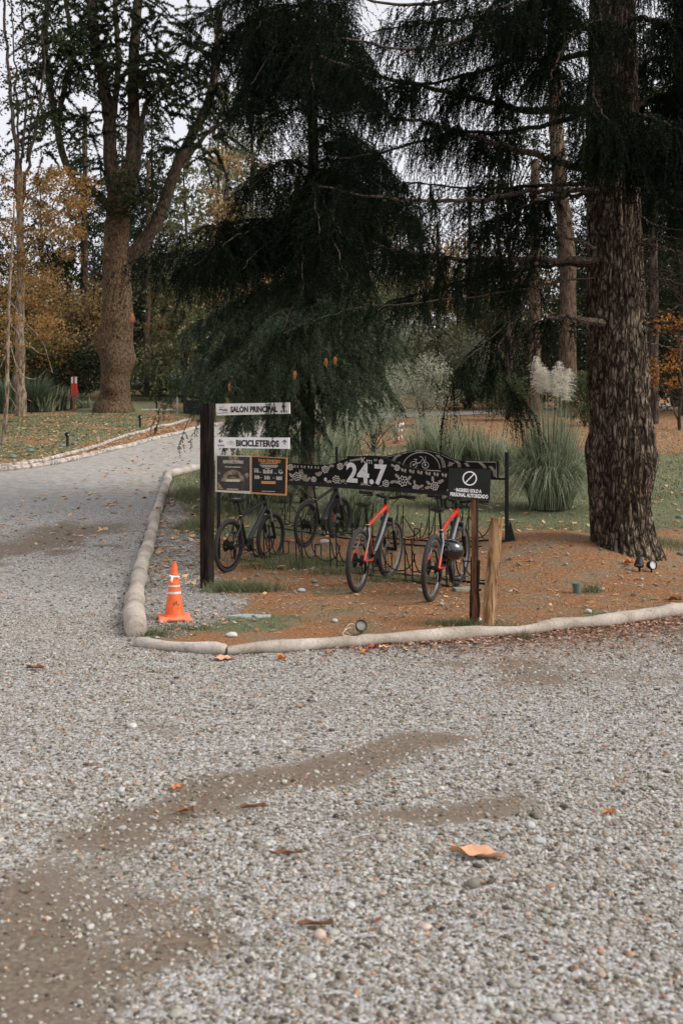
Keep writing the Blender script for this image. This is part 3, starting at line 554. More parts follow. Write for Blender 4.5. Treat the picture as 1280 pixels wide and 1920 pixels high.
# ------------------------------------------------------------------ logs edging the island
def log(name, img, dia, label, cat='log', grp=None, mat='log', wob=.11, sink=.78, seed=0, nn=16, ext=None):
    c = np.array([tuple(G(u, v)) for u, v in img])
    if ext is not None: c = np.vstack([c, ext])
    L_ = np.linalg.norm(np.diff(c, axis=0), axis=1).sum(); m = max(8, int(L_ / .07)); p = catmull(c, m); g = random.Random(seed)
    p[:, 2] = terr(p[:, 0], p[:, 1]); V = []; rs = []
    for i in range(m):
        r = dia[0] / 2 + (dia[1] - dia[0]) / 2 * i / (m - 1); r *= 1 + wob * .5 * math.sin(i * .21 + seed) + wob * .3 * math.sin(i * .53 + seed * 3) + 0
        if i in (0, m - 1): r *= .90
        rs.append(r); p[i, 2] += r * (sink)
        p[i, 0] += .012 * math.sin(i * .17 + seed * 2); p[i, 1] += .012 * math.sin(i * .13 + seed)
    # round the ends a little
    t0 = p[1] - p[0]; t0 /= np.linalg.norm(t0); t1 = p[-1] - p[-2]; t1 /= np.linalg.norm(t1)
    mb = MB().tube([p[0] - t0 * .012] + [q for q in p] + [p[-1] + t1 * .012], [rs[0] * .82] + rs + [rs[-1] * .82], nn)
    loc = Vector(p[0]); V = np.array(mb.v); nz = (fbm(V[:, 0] * 9, V[:, 1] * 9, V[:, 2] * 9, 3) - .5) * .008
    cc = np.array([p[min(max((i // nn) - 1, 0), m - 1)] for i in range(len(V))]); dd = V - cc; nz = nz + (fbm(V[:, 0] * 3, V[:, 1] * 3, V[:, 2] * 3 + seed, 2) - .5) * .045; V = V + dd / (np.linalg.norm(dd, axis=1)[:, None] + 1e-6) * nz[:, None]
    mb.v = [tuple(a) for a in V]
    e = mb.build(name, M[mat], None, smooth=True); e.data.transform(Matrix.Translation(-loc)); e.location = loc
    return tag(e, label, cat, grp)
g1 = 'log pieces edging the left side of the island'; g2 = 'log pieces edging the front of the island'
log('edging_log', [(252, 1196), (252, 1172), (256, 1148)], (.185, .18), 'thickest short log piece at the front left corner of the island', grp=g1, seed=1)
log('edging_log', [(254, 1147), (259, 1100), (272, 1050), (283, 1011)], (.175, .165), 'curved pale log left of the traffic cone, behind the corner piece', grp=g1, seed=2)
log('edging_log', [(284, 1009), (291, 975), (304, 936)], (.16, .165), 'log piece with a small orange leaf on it, edging the gravel', grp=g1, seed=3)
log('edging_log', [(305, 934), (312, 912), (316, 893)], (.17, .165), 'farthest log of the left edge, ending at the road bend', grp=g1, seed=4)
log('edging_log', [(262, 1212), (330, 1222), (425, 1228)], (.09, .10), 'thin front log starting at the corner below the traffic cone', grp=g2, seed=5)
log('edging_log', [(430, 1229), (540, 1223), (668, 1214)], (.10, .106), 'front log in the middle, left of the round black lamp', grp=g2, seed=6)
log('edging_log', [(671, 1213), (760, 1207), (900, 1197), (1000, 1190), (1030, 1184)], (.10, .118), 'front log running past the tan post and the no entry sign', grp=g2, seed=7)
log('edging_log', [(1032, 1184), (1120, 1176), (1230, 1160), (1300, 1152), (1420, 1140), (1700, 1125)], (.118, .135), 'front log at the right below the big fir trunk', grp=g2, seed=8)
log('edging_log', [(314, 897), (340, 890), (398, 876)], (.20, .16), 'pale log at the road bend running behind the dark sign post', seed=9)
ge = 'pale timbers edging the leaf covered strip beyond the road'
low = [(-260, 906), (0, 885), (100, 872), (197, 849), (300, 823), (377, 802), (420, 795)]; up = [(-260, 893), (0, 877), (70, 868), (150, 848), (240, 818), (300, 801), (359, 788)]
names_l = ['roadside timber reaching the left edge of the photograph', 'roadside timber below the first lawn lamp', 'roadside timber in the middle with a dark joint', 'roadside timber below the second lawn lamp', 'roadside timber left of the dark sign post', 'roadside timber farthest away, behind the sign post']
names_u = ['lawn side timber reaching the left edge of the photograph', 'lawn side timber in front of the thin bare trunk', 'lawn side timber next to the nearer lawn lamp', 'lawn side timber between both lawn lamps', 'lawn side timber next to the farther lawn lamp', 'lawn side timber ending behind the dark sign post']
for arr, nm, d in ((low, names_l, .17), (up, names_u, .13)):
    for i in range(len(arr) - 1):
        a, b = arr[i], arr[i + 1]; log('edging_timber', [a, ((a[0] + b[0]) / 2, (a[1] + b[1]) / 2 + 1), (b[0] - 2, b[1])], (d, d), nm[i], 'timber', ge, 'edge', .03, .5, seed=20 + i, nn=8)
# far edging along the path at the right
log('edging_timber', [(1236, 770), (1300, 768), (1400, 766)], (.2, .2), 'white timber lying beside the far path at the right', 'timber', mat='edge', seed=31, nn=8)
# ------------------------------------------------------------------ direction post with its plates
def rotz(a): return Matrix.Rotation(a, 3, 'Z')
def quad(pl, u0, v0, u1, v1, v0r=None, v1r=None, off=0.0):
    v0r = v0 if v0r is None else v0r; v1r = v1 if v1r is None else v1r
    return [pl.at(u0, v0, off), pl.at(u1, v0r, off), pl.at(u1, v1r, off), pl.at(u0, v1, off)]
class Deco:
    def __init__(s, pl, off): s.pl = pl; s.off = off; s.mb = MB()
    def line(s, pts, w_, closed=False):
        q = [s.pl.at(u, v, s.off) for u, v in pts]; s.mb.ribbon(q, w_, s.pl.n, closed); return s
    def poly(s, pts):
        s.mb.add([s.pl.at(u, v, s.off) for u, v in pts], [tuple(range(len(pts)))]); return s
    def rect(s, u0, v0, u1, v1, sk=0): return s.poly([(u0, v0), (u1, v0 + sk), (u1, v1 + sk), (u0, v1)])
    def ell(s, u, v, a, b, w_, t0=0, t1=2 * PI, n=28):
        full = abs(t1 - t0 - 2 * PI) < 1e-3
        return s.line([(u + a * math.cos(t0 + (t1 - t0) * i / n), v + b * math.sin(t0 + (t1 - t0) * i / n)) for i in range(n if full else n + 1)], w_, full)
    def disc(s, u, v, a, b=None, n=14):
        b = b or a; return s.poly([(u + a * math.cos(2 * PI * i / n), v + b * math.sin(2 * PI * i / n)) for i in range(n)])
    def text(s, st, tl, tr, bl, bold=.02):
        V, Fs = text_on(st, s.pl, (tl, tr, bl), s.off, bold); s.mb.add(V, Fs); return s
    def build(s, name, mat, parent): return s.mb.build(name, M[mat], parent)
PY = 10.8; PX = (388.5 - UC) * PY / F
post = thing('sign_post', (PX, PY, T(PX, PY)), 'tall black square wooden post at the left holding white direction plates and two posters', 'sign post')
MB().box((PX, PY, .91), (.112, .112, 2.19), rotz(R(-29)), .006).build('post', M['postdark'], post)
spl = Plane((PX + .05, PY - .055, 1), R(-30))
def plate(img, th, mat, name, label, parent):
    ring = [spl.at(u, v) for u, v in img]; o = MB().slab(ring, spl.n, th).build(name, M[mat], parent)
    if label: o['label'] = label
    return o
pt = plate([(404.5, 757.2), (542.5, 754.5), (543.2, 775.5), (406, 779)], .012, 'platewhite', 'direction_plate', 'upper white plate reading SALÓN PRINCIPAL', post)
d = Deco(spl, .003)
d.text('SALON PRINCIPAL', (432, 762), (520, 761), (432, 773.5), .045); d.line([(451.6, 761.2), (453.6, 759)], .007)
d.build('lettering', 'ink', pt); d = Deco(spl, .003)
d.line([(532, 771), (532, 759.5)], .012); d.line([(528.2, 764), (532, 759.3), (535.8, 764)], .011)
d.build('arrow_symbol', 'ink', pt); d = Deco(spl, .003)
d.text('80 MTS.', (525.5, 770), (540, 769.6), (525.5, 773.8), .02)
d.build('lettering', 'ink', pt); d = Deco(spl, .003)
d.line([(411, 768.5), (415, 767), (418, 769.5), (421, 768.2), (425, 770.2)], .012); d.line([(424, 766), (425.5, 770)], .01); d.line([(408, 775), (418, 774), (428, 773.6)], .005); d.line([(411, 764), (419, 763)], .004)
d.build('building_symbol', 'ink', pt)
pt = plate([(404, 820), (542.2, 820.5), (542, 841.8), (404, 839.5)], .012, 'white', 'direction_plate', 'lower white plate reading BICICLETEROS with two arrows', post)
d = Deco(spl, .003)
d.text('BICICLETEROS', (442.5, 824.5), (523, 825.5), (442.5, 837), .045)
d.build('lettering', 'ink', pt); d = Deco(spl, .003)
d.line([(418, 827), (410.5, 827)], .010); d.line([(413.6, 823.6), (410, 827), (413.6, 830.4)], .010)
d.build('arrow_symbol', 'ink', pt); d = Deco(spl, .003)
d.text('20 MTS.', (408, 833.4), (421, 833.8), (408, 836.8), .02)
d.build('lettering', 'ink', pt); d = Deco(spl, .003)
d.line([(533.3, 833.5), (533.3, 825.6)], .010); d.line([(529.3, 829.2), (533.3, 825.2), (537.3, 829.2)], .010)
d.build('arrow_symbol', 'ink', pt)
d = Deco(spl, .003); d.ell(429, 831.2, 3.4, 2.9, .0035); d.ell(436.2, 831.4, 3.4, 2.9, .0035); d.line([(429, 831), (431, 827.2), (434.5, 828), (436.2, 831.4)], .0035); d.line([(434.5, 828), (434, 825.6), (435.5, 825.6)], .0035); d.line([(430, 826.6), (432, 826.4)], .0035)
d.build('bicycle_symbol', 'chalkdim', pt)
# posters
pt = plate([(404.5, 853), (470, 855), (470, 926), (403.5, 922)], .010, 'cream', 'poster', 'left poster of a lit dome with white heading REFUGIO DOMO', post)
d = Deco(spl, .002); d.poly([(406.8, 854.8), (468.4, 856.6), (468.4, 920.8), (406.8, 918.6)]); d.build('print', 'photo_dark', pt)
d = Deco(spl, .004)
arc = [(437 + 22 * math.cos(a), 905 - 24 * math.sin(a)) for a in np.linspace(.1, PI - .1, 18)]
d.poly(arc); d.poly([(430, 856), (447, 856.5), (450, 866), (428, 866)]); d.poly([(459, 888), (464, 886), (467, 891), (463, 897), (459, 895)]); d.poly([(407, 902), (413, 909), (419, 917.5), (407, 917.5)])
d.disc(411, 887, 2.2); d.build('dome_picture', 'dome_glow', pt)
d = Deco(spl, .006); d.text('REFUGIO DOMO', (418.5, 862.6), (456.5, 863.6), (418.5, 868.6), .04)
d.rect(422, 874.6, 451, 876, .6); d.rect(424, 898.5, 449.5, 903, .4); d.rect(425, 916.2, 447, 917.6, .5); d.build('lettering', 'cream', pt)
d = Deco(spl, .005); d.poly([(424, 896), (428, 890), (446, 890), (451, 897), (447, 896), (437, 893)]); d.build('dome_doorway', 'photo_dark', pt)
pt = plate([(470.8, 855), (538, 858.2), (536.4, 929.5), (470.2, 925.6)], .010, 'sign_orange', 'poster', 'right black poster with orange border and orange heading TOUR CERVECERO', post)
d = Deco(spl, .002); d.poly([(472.4, 856.6), (535.8, 859.8), (534.4, 926), (472.2, 922.6)]); d.build('print', 'signgrey', pt)
d = Deco(spl, .004); d.text('TOUR CERVECERO', (484, 860.4), (526, 862.4), (484, 866.4), .04); d.rect(488, 867.6, 520.5, 869, 1.2); d.rect(490, 902, 516.6, 907, .6); d.build('heading', 'sign_orange', pt)
d = Deco(spl, .004)
for a, b, v in [(487, 521, 871.4), (489, 521, 873.2), (491, 519, 875), (497, 507, 877.6), (491, 515.5, 920.4)]: d.rect(a, v, b, v + .9, .8)
for u in (477, 480, 483): d.rect(u, 880, u + 1.6, 886, 0)
for i in range(7): d.rect(493.5 + i * 2.6, 879.6 + (i % 3), 495 + i * 2.6, 888, 0)
for u, v in [(522.5, 883), (525, 885), (528, 884)]: d.rect(u, v, u + 1.8, v + 4, 0)
for i in range(4): d.rect(477.5 + i * 2.3, 891 + (i % 2), 479 + i * 2.3, 898, 0)
for i in range(4): d.rect(496 + i * 2.7, 892 + (i % 2), 497.6 + i * 2.7, 899, 0)
for i in range(5): d.rect(518 + i * 2.2, 893 + (i % 2), 519.5 + i * 2.2, 900, 0)
for a, b, v in [(485, 490, 885), (514, 519, 887), (487, 491, 895), (511, 515, 896), (475.5, 484, 878.3), (522, 529, 881)]: d.rect(a, v, b, v + .7, 0)
d.build('print_details', 'cream', pt)
# ------------------------------------------------------------------ long painted boards over the bicycles
ang = math.atan2(10.4 - 13.0, (885 - UC) * 10.4 / F - (400 - UC) * 13.0 / F)
fo = Vector(((400 - UC) * 13.0 / F, 13.0, 1.2)); fpl = Plane(fo, ang); dirb = fpl.d
fb = thing('painted_board', (fpl.at(640, 900).x, fpl.at(640, 900).y, T(0, 12)), 'long black board with the white numerals 24.7 and chalk flowers above the bicycles', 'painted board')
top = [(404, 866), (470, 866), (540, 868), (565, 869.5), (592, 871.5), (612, 871.5), (628, 868), (645, 861), (662, 856.5), (690, 854), (712, 855.5), (738, 865.5), (760, 874), (785, 880), (812, 884.5), (850, 888), (903, 891)]
bot = [(903, 926), (845, 922), (760, 916), (700, 912), (640, 907.5), (540, 901), (404, 893)]
MB().slab([fpl.at(u, v) for u, v in top + bot], fpl.n, .03).build('panel', M['signblack'], fb)
bb = [(404, 892.6), (540, 900.6), (640, 907), (760, 915.6), (903, 926)]; bb2 = [(905, 934), (760, 924), (640, 915), (540, 908.5), (404, 900)]
MB().slab([fpl.at(u, v, .01) for u, v in bb + bb2], fpl.n, .06).build('beam', M['steel'], fb)
for u, vt in ((892, 893), (410, 868)):
    p = fpl.at(u, vt, -.045); MB().tube([(p.x, p.y, T(p.x, p.y) - .05), (p.x, p.y, p.z)], .024, 8).build('post', M['steel'], fb)
d = Deco(fpl, .004)
d.text('24.7', (649, 866.5), (725, 871), (649, 905), .035); d.build('numerals', 'numeral', fb)
d = Deco(fpl, .004); d.text('Km', (677, 857), (697, 859.5), (677, 867.5), .0); d.build('lettering', 'chalk', fb)
def flower(d, u, v, r, pet=7, w_=.009):
    d.line([(u + r * (1 + .16 * math.cos(pet * a)) * math.cos(a), v + r * 1.08 * (1 + .16 * math.cos(pet * a)) * math.sin(a)) for a in np.linspace(0, 2 * PI, 37)[:-1]], w_, True)
    d.ell(u, v, r * .38, r * .4, w_ * .8, n=12)
    for k in range(pet):
        a = 2 * PI * k / pet + .4; d.line([(u + r * .5 * math.cos(a), v + r * .52 * math.sin(a)), (u + r * .85 * math.cos(a), v + r * .9 * math.sin(a))], w_ * .7)
def leaf(d, u, v, L_, a, w_=.007, n=5):
    ca, sa = math.cos(a), math.sin(a)
    d.line([(u, v), (u + L_ * ca, v + L_ * sa)], w_)
    for i in range(n):
        t = (i + .6) / n * L_; l = L_ * .42 * (1 - .5 * i / n)
        for s_ in (-1, 1):
            b = a + s_ * .85; x0, y0 = u + t * ca, v + t * sa; xm, ym = x0 + l * .5 * math.cos(b + s_ * .25), y0 + l * .5 * math.sin(b + s_ * .25); x1, y1 = x0 + l * math.cos(b - s_ * .2), y0 + l * math.sin(b - s_ * .2)
            d.line([(x0, y0), (xm, ym), (x1, y1)], w_ * 1.5)
d = Deco(fpl, .005)
for u, v, r in [(544.5, 876, 4.6), (556.5, 893.5, 6.6), (588, 899, 4.2), (609.5, 880, 5.6), (637.5, 874.5, 5), (630, 899, 6), (723, 906.5, 5.4), (755, 902, 8), (779, 915, 5.2), (814, 911.5, 6.6), (714, 866, 3.6), (744, 877, 4.4)]: flower(d, u, v, r)
d.disc(610, 899, 2.6, 3.8)
d.line([(645, 905), (652, 909), (662, 911.3), (675, 909.5), (684, 908), (695, 911), (706, 913), (716, 911)], .006)
d.line([(549, 903.4), (580, 905.4), (616, 908.4)], .009); d.line([(726, 915.4), (780, 919.6), (838, 924.4)], .009)
d.build('flower_drawing', 'chalk', fb)
d = Deco(fpl, .0035)
for u, v, L_, a in [(549, 895, 9, -2.3), (550, 900, 8, 2.9), (567, 900, 18, -1.75), (572, 903, 11, -.7), (569, 902, 12, -1.2), (604, 886, 11, 2.8), (600, 892, 9, -2.6), (617, 873, 8, .1), (645, 873, 9, -.9), (622, 903, 9, 3.1), (626, 907, 9, 2.5), (634, 906, 9, .6), (638, 903, 8, -.3), (590, 904, 6, 1.2),
        (684, 909, 5, -.5), (681, 909, 5, -2.4), (682, 912, 5, 1.6), (731, 905, 9, -.3), (740, 903, 8, .2), (748, 896, 9, -2.4), (763, 900, 9, -.8), (764, 904, 7, .6), (772, 919, 8, 2.9), (785, 914, 8, -.5), (777, 908, 7, -1.7), (790, 918, 6, .4), (806, 913, 9, 2.9), (811, 903, 9, -1.6), (820, 906, 11, -.5), (806, 908, 8, -2.5), (838, 923, 5, -1.4), (733, 871, 6, .5), (700, 863, 6, -.1)]: leaf(d, u, v, L_, a)
for i in range(11): leaf(d, 552 + i * 6.4, 871.5 + .35 * i * (1 if i < 9 else .6), 5, 1.3 + .3 * (i % 2), n=2)
for i in range(12): leaf(d, 752 + i * 7.6, 877.5 + i * 1.15 - .02 * i * i, 6.5, 1.1 + .6 * (i % 2), n=3)
for i in range(7): leaf(d, 656 + i * 3.1, 861.5 - i * .5, 4, 1.2, n=2)
d.build('leaf_drawing', 'chalkdim', fb)
bo = Vector(((950 - UC) * 13.1 / F, 13.1, 1.0)); bpl = Plane(bo, ang)
bk = thing('painted_board', (bpl.at(790, 880).x, bpl.at(790, 880).y, T(1, 14)), 'rear black board with an arch and a small chalk drawing of a bicycle', 'painted board')
top = [(650, 855), (700, 856), (722, 855.3), (740, 851.5), (760, 846.4), (776, 843.6), (790, 842.8), (806, 844), (825, 849), (842, 857.5), (856, 863), (872, 864.3), (932, 865)]
MB().slab([bpl.at(u, v) for u, v in top + [(932, 898), (790, 893), (650, 887)]], bpl.n, .03).build('panel', M['signblack'], bk)
MB().slab([bpl.at(u, v, -.03) for u, v in [(632, 884), (790, 890.5), (950, 896.5), (950, 900.5), (790, 894), (632, 887)]], bpl.n, .04).build('beam', M['steel'], bk)
for u, vt in ((631, 838), (949.5, 848)):
    p = bpl.at(u, vt, -.05); MB().tube([(p.x, p.y, T(p.x, p.y) - .05), (p.x, p.y, p.z)], .026 if u > 900 else .02, 8).build('post', M['steel'], bk)
p = bpl.at(950, 1036, -.06); zz = T(p.x, p.y)
MB().slab([(p.x + .0, p.y - .03, zz), (p.x + .11, p.y - .03, zz), (p.x + .03, p.y - .03, zz + .30)], (0, -1, 0), .012).box((p.x + .05, p.y, zz + .01), (.26, .16, .02)).build('foot_plate', M['steel'], bk)
MB().tube([bpl.at(620, 856, 0), bpl.at(652, 857, 0)], .004, 5).build('wire', M['steel'], bk)
d = Deco(bpl, .004)
d.ell(789, 879, 35, 31, .009, PI, 2 * PI); d.line([(752, 878), (790, 881), (826, 883)], .009)
d.ell(775, 871.5, 6.2, 6.2, .008, n=20); d.ell(797, 872, 6, 6, .008, n=20); d.ell(775, 871.5, 1.5, 1.5, .01, n=8); d.ell(797, 872, 1.5, 1.5, .01, n=8)
d.line([(775, 871.5), (780, 868.5), (787, 867.6), (793, 860), (797, 872)], .010); d.line([(781, 868), (778.5, 861.5)], .008); d.line([(776, 861.3), (781.5, 861.3)], .010); d.line([(793, 860), (791, 857), (786, 856)], .008); d.line([(793, 863), (797.5, 863.5), (797, 856)], .008)
d.line([(872, 865.8), (929.5, 866.4), (930, 896)], .007)
d.line([(724, 857), (742, 853.5), (762, 848.4), (778, 845.4), (790, 844.6), (806, 846), (824, 851), (841, 859.5), (856, 865)], .004)
d.build('bicycle_drawing', 'chalk', bk)
d = Deco(bpl, .0035)
def band(pts, w_):
    d.line(pts, w_)
    for o_ in (-2.4, 2.4): d.line([(u + o_, v) for u, v in pts], w_ * .8)
for pts in [[(736, 866), (741, 857), (750, 853)], [(746, 872), (748, 866)], [(757, 850.5), (759, 848)], [(819, 853), (827, 860), (831, 869), (832, 877)], [(845, 873), (843, 866)], [(841, 874), (846, 869), (849, 868)], [(854, 864), (860, 869), (861, 876)], [(872, 868), (878, 875)], [(898, 866), (906, 873), (909, 878)], [(918, 874), (926, 883), (928, 894)]]: band(pts, .012)
d.ell(783, 846.2, 4, 2.6, .010, n=10); d.ell(789, 847, 3, 2, .010, n=10)
d.build('feather_drawing', 'chalkdim', bk)
# ------------------------------------------------------------------ no entry sign on its stake, posts
SY = 8.8; sp2 = Plane(((888 - UC) * SY / F, SY, 1), R(-9))
gx0 = (888 - UC) * SY / F; sg = thing('sign', (gx0, SY, T(gx0, SY)), 'charcoal sign reading INGRESO SOLO A PERSONAL AUTORIZADO on a brown stake', 'sign')
MB().slab([sp2.at(u, v) for u, v in [(841, 877.5), (920, 881), (917.5, 938), (839, 931.5)]], sp2.n, .008).build('panel', M['signgrey'], sg)
d = Deco(sp2, .003); d.ell(880, 897, 12.4, 12.4, .0105, n=44); d.line([(872, 905.2), (888, 888.8)], .0095)
d.build('no_entry_symbol', 'white', sg); d = Deco(sp2, .003)
d.text('INGRESO SOLO A', (854.5, 914.8), (902, 918), (854.5, 921.8), .035); d.disc(852, 917.3, .7); d.build('lettering', 'white', sg); d = Deco(sp2, .003)
d.text('PERSONAL AUTORIZADO', (843.6, 922.6), (914.2, 927.8), (843.6, 930), .035); d.build('lettering', 'white', sg)
pts = [(881.5, 884), (890.5, 884), (892.6, 1050), (893.5, 1166), (884.5, 1172), (883.5, 1050), (882.3, 935)]
MB().slab([sp2.at(u, v, -.009) for u, v in pts], sp2.n, .03).build('stake', M['wood_brown'], sg)
c = G(889, 1168); sb = MB(); ring = [(881, 1043), (886, 1052), (894, 1050), (899.5, 1052), (899, 1075), (897, 1110), (900, 1135), (897, 1172), (879, 1172), (880, 1120), (881.5, 1080)]
o = sb.slab([sp2.at(u, v, -.045) for u, v in ring], sp2.n, .06).build('stake', M['wood_black'], None); o.data.transform(Matrix.Translation(-c)); o.location = c; tag(o, 'short rotten black wooden stake behind the brown stake of the no entry sign', 'stake')
wp = MB(); a = P(931, 972, 8.72); b_ = P(913, 1182, 8.62); ax = (b_ - a).normalized(); pp = [a + (b_ - a) * t for t in np.linspace(0, 1, 14)]
wp.tube([a - ax * .0] + pp, [.050] + [.0545 - .001 * math.sin(i * 1.7) for i in range(14)], 20); loc = G(913, 1172)
o = wp.build('wooden_post', M['wood_tan'], None, smooth=True); o.data.transform(Matrix.Translation(-loc)); o.location = loc; tag(o, 'light tan round wooden post leaning right of the no entry sign', 'post')
for u, v, s_ in [(928, 1083, 1), (921, 1108, .7), (927, 985, .5)]:
    t_ = (v - 972) / 200; q = a + (b_ - a) * t_; q = q + Vector((.028 if u > 924 else .01, -.05, 0)); M3 = Matrix.Rotation(R(90), 3, 'X')
    k_ = MB().lathe([(0, 0), (.010 * s_, .001), (.014 * s_, -.004)], (0, 0, 0), 10, M3); k_.v = [(v_[0], v_[1], v_[2] * 2.6) for v_ in k_.v]; k_.v = [tuple(Vector(v_) + q) for v_ in k_.v]
    ko = k_.build('knot', M['rust'], None); ko.data.transform(Matrix.Translation(-loc)); ko.parent = o
# ------------------------------------------------------------------ traffic cone
g = G(327, 1163); cn = thing('traffic_cone', (g.x, g.y, g.z + .004), 'worn orange traffic cone with pale bands standing inside the log corner', 'traffic cone', rz=R(14))
b = MB(); b.box((0, 0, .022), (.285, .285, .030), None, .012)
for sx in (-1, 1):
    for sy in (-1, 1): b.box((sx * .115, sy * .115, .012), (.075, .075, .03), None, .01)
b.build('base', M['cone_base'], cn, local=True)
cpx = lambda z: .088 - (z - .04) / .42 * .058
prof = [(.098, .036), (.094, .046), (cpx(.05), .05)]
for z in np.linspace(.06, .47, 22): prof.append((cpx(z) + (.0035 if z > .30 and z < .31 or z > .38 and z < .395 else 0), z))
prof += [(.026, .475), (.024, .50), (.017, .502), (.016, .525), (.002, .526)]
MB().lathe(prof, n=32).build('cone_body', M['cone_orange'], cn, smooth=True, local=True)
for z0, z1 in ((.238, .258), (.302, .316)):
    MB().lathe([(cpx(z0) + .0035, z0), (cpx(z1) + .0035, z1)], n=32).build('reflective_band', M['reflect'], cn, smooth=True, local=True)
b = MB(); b.torus((0, 0, .392), cpx(.392) + .002, .008, Matrix.Identity(3) @ Matrix.Rotation(.12, 3, 'Y'), 24, 8); b.tube([(-.02, -.042, .39), (-.03, -.05, .365), (-.024, -.052, .345)], [.012, .011, .004], 6); b.tube([(.02, -.04, .395), (.035, -.045, .385), (.045, -.04, .392)], [.01, .008, .003], 6)
b.build('tied_cloth', M['white'], cn, smooth=True, local=True)
b = MB()
for i, (dx, dz, hh) in enumerate([(-.018, .14, .03), (-.008, .135, .04), (.006, .15, .022), (.012, .14, .045), (.028, .13, .03), (.02, .10, .02), (-.03, .11, .02)]):
    r = cpx(dz) + .0012; y0 = -math.sqrt(max(r * r - dx * dx, 0)); b.add([(dx, y0 - .001, dz), (dx + .006, y0 - .0006, dz + .004), (dx + .009, y0 + .001, dz + hh), (dx + .002, y0 + .0005, dz + hh * .8)], [(0, 1, 2, 3)])
b.build('scuff_marks', M['rust'], cn, local=True)
# ------------------------------------------------------------------ bicycle racks
def rack(pl, s0, s1, step, skip, label, back):
    base = Vector((0, 0, 0)); q0 = pl.o + pl.d * s0; root = thing('bicycle_rack', (q0.x, q0.y, T(q0.x, q0.y)), label, 'bicycle rack', 'bicycle racks')
    nrm = -pl.n * back                                 # away from the side the wheels come in
    def at(s_, o_, z): p = pl.o + pl.d * s_ + nrm * o_; return Vector((p.x, p.y, T(p.x, p.y) + z))
    for o_ in (0.0, -.34):
        n = 24; MB().tube([at(s0 + (s1 - s0) * i / n, o_, .012) for i in range(n + 1)], .012, 6).build('ground_rail', M['steel'], root)
    s_ = s0 + .1; i = 0
    while s_ < s1:
        b = MB(); hw = .05
        b.tube([at(s_ - hw, 0, .0), at(s_ - hw, .02, .50), at(s_ + hw, .02, .50), at(s_ + hw, 0, .0)], .0085, 6)
        for k in (-hw, hw):
            pts = [at(s_ + k, .01, .36)] + [at(s_ + k, -.02 - .16 * (1 - math.cos(t)), .36 - .27 * math.sin(t)) for t in np.linspace(.2, PI / 2, 6)] + [at(s_ + k, -.34, .09 + .0), at(s_ + k, -.34, .24)]
            b.tube(pts, .0075, 6)
        b.tube([at(s_ - hw, -.34, .24), at(s_ + hw, -.34, .24)], .0075, 6); b.tube([at(s_ - hw, -.34, .24), at(s_ - hw, -.36, .0)], .0075, 6)
        # hanging half rings seen between the uprights
        if i % 2 == 0: b.tube([at(s_ + step * (.5 - .42 * math.cos(t)), -.17, .30 - .22 * math.sin(t)) for t in np.linspace(0, PI, 9)], .0075, 6); b.tube([at(s_ + hw, .01, .36), at(s_ + hw + .12, .2, 0)], .007, 6)
        b.build('wheel_holder', M['steel'], root, smooth=False); s_ += step; i += 1
    return root
L_ = lambda u, pl: (pl.at(u, 900) - pl.o).dot(pl.d)
rack(Plane(fo + Vector((0, .28, 0)), ang), .3, 4.15, .56, (), 'front black steel rod rack holding the wheels of three bicycles', -1)
rack(Plane(bo + Vector((0, .12, 0)), ang), -4.1, -.15, .56, (), 'rear black steel rod rack behind the red bicycles holding one bicycle', 1)
